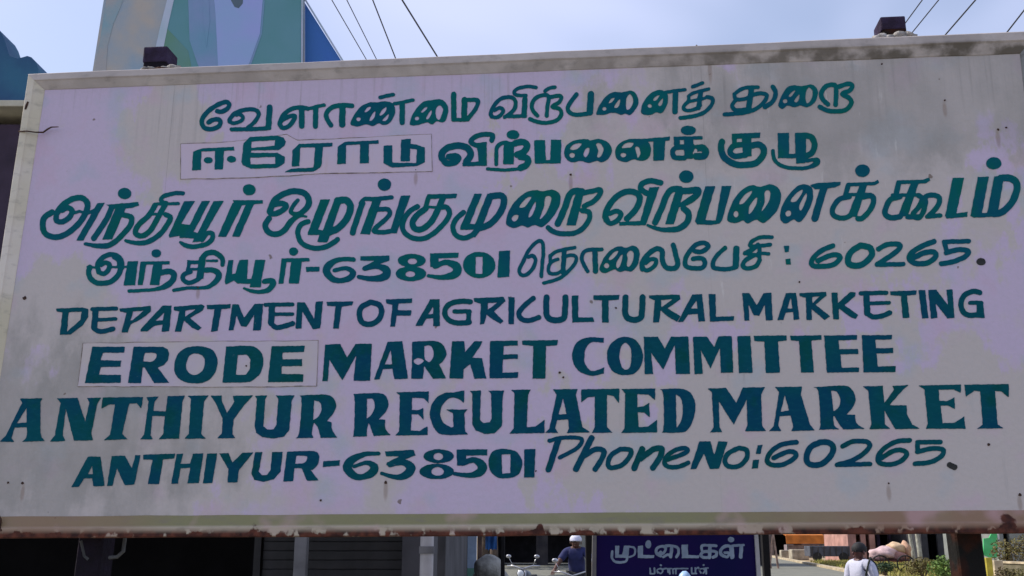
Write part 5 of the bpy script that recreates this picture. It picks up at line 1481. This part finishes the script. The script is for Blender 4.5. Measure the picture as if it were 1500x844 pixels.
M_BARK = mat('pale_bark', (.42, .42, .36), .9, .2, 5, (.25, .25, .2), .4); M_BARKD = mat('brown_bark', (.10, .07, .05), .9, .2, 5, None, .4)
def tree(label, px, Y, hgt, cr, lm, bark=M_BARKD, n=1800, seed=0, tr=.16, lean=0.0, leaf=.16, name='tree'):
    rnd = random.Random(seed); x = at(px, 820, Y).x; t = thing(name, label, 'tree', (x, Y, 0), 'trees across the road')
    top = hgt*.62; mb = MB(); P = [Vector((x+lean*k/5+rnd.uniform(-.05, .05), Y, top*k/5)) for k in range(6)]; mb.tube(P, [tr*(1-.1*k) for k in range(6)], 8)
    ends = []
    for k in range(6):
        a = k*1.05+rnd.random(); e = P[-1]+Vector((math.cos(a)*cr*.55, math.sin(a)*cr*.5, rnd.uniform(.1, .32)*hgt)); s = P[3].lerp(P[-1], rnd.random()); mb.tube([s, s.lerp(e, .5)+Vector((0, 0, .2)), e], [tr*.5, tr*.3, tr*.12], 6); ends.append(e)
    part('trunk', mb, bark, t, smooth=True)
    mb = MB()
    for e in ends + [P[-1]+Vector((0, 0, hgt*.25))]: leaf_mesh(mb, e, (cr*.5, cr*.5, cr*.38), n//7, leaf, rnd)
    part('crown', mb, lm, t); return t
tree('dark leafy tree standing behind the grey cart', 1222, 82, 6.0, 2.6, LEAFM[0], seed=1)
tree('tree with pale slender trunk, left one of the pair beyond the handcart', 1337, 62, 7.0, 1.8, LEAFM[0], M_BARK, seed=2, tr=.13, n=1200)
tree('tree with pale slender trunk, right one of the pair beyond the handcart', 1349, 60, 7.0, 1.8, LEAFM[0], M_BARK, seed=3, tr=.15, n=1200, lean=-.2)
tree('tree behind the green board', 1455, 70, 6.5, 2.2, LEAFM[1], seed=5)
tree('big tree added to shade the road, its crown unseen, its trunk showing between the painted post and the thin post', 709, 60, 10.5, 6.2, LEAFM[0], seed=8, n=5200, tr=.26, leaf=.34)  # added for the shadow its hidden crown throws on the road
tree('added tree nearer the painted post, its unseen crown shading the road', 724, 46, 9.0, 5.2, LEAFM[0], seed=9, n=4200, tr=.2, leaf=.32)  # second tree put in to shade the road, crown out of view
tree('dark tree between the long shop and the brown shed', 1132, 110, 7.5, 3.0, LEAFM[0], seed=6)
def bush(label, px, py, Y, r, lm, n, seed, leaf=.07):
    rnd = random.Random(seed); c = at(px, py, Y); t = thing('bush', label, 'bush', (c.x, Y, 0), 'bushes on the verge')
    mb = MB()
    for k in range(5): a = k*1.3; mb.tube([(c.x, Y, 0), (c.x+math.cos(a)*r[0]*.4, Y+math.sin(a)*r[1]*.4, c.z+r[2]*.3)], [.03, .01], 5)
    part('stem', mb, M_BARKD, t)
    mb = MB(); 
    for k in range(5): leaf_mesh(mb, (c.x+rnd.uniform(-.5, .5)*r[0], Y+rnd.uniform(-.4, .4)*r[1], c.z+rnd.uniform(-.3, .35)*r[2]), (r[0]*.6, r[1]*.6, r[2]*.65), n//5, leaf, rnd)
    part('foliage', mb, lm, t); return t
bush('low olive bush right of the handcart', 1352, 832, 42, (.7, .6, .45), LEAFM[2], 700, 11)
bush('bright green bush touching the left side of the thick right post', 1381, 832, 36, (.55, .5, .55), LEAFM[1], 900, 12)
bush('small dark green bush under the handcart bundles', 1296, 832, 46, (.55, .5, .30), LEAFM[0], 500, 13)
bush('brown-green bush in front of the grey-green building', 1487, 810, 40, (.9, .6, .75), LEAFM[2], 1100, 14)
bush('yellow-green weeds at the foot of the low wall', 1478, 843, 24, (.35, .2, .22), LEAFM[2], 500, 15, .04)
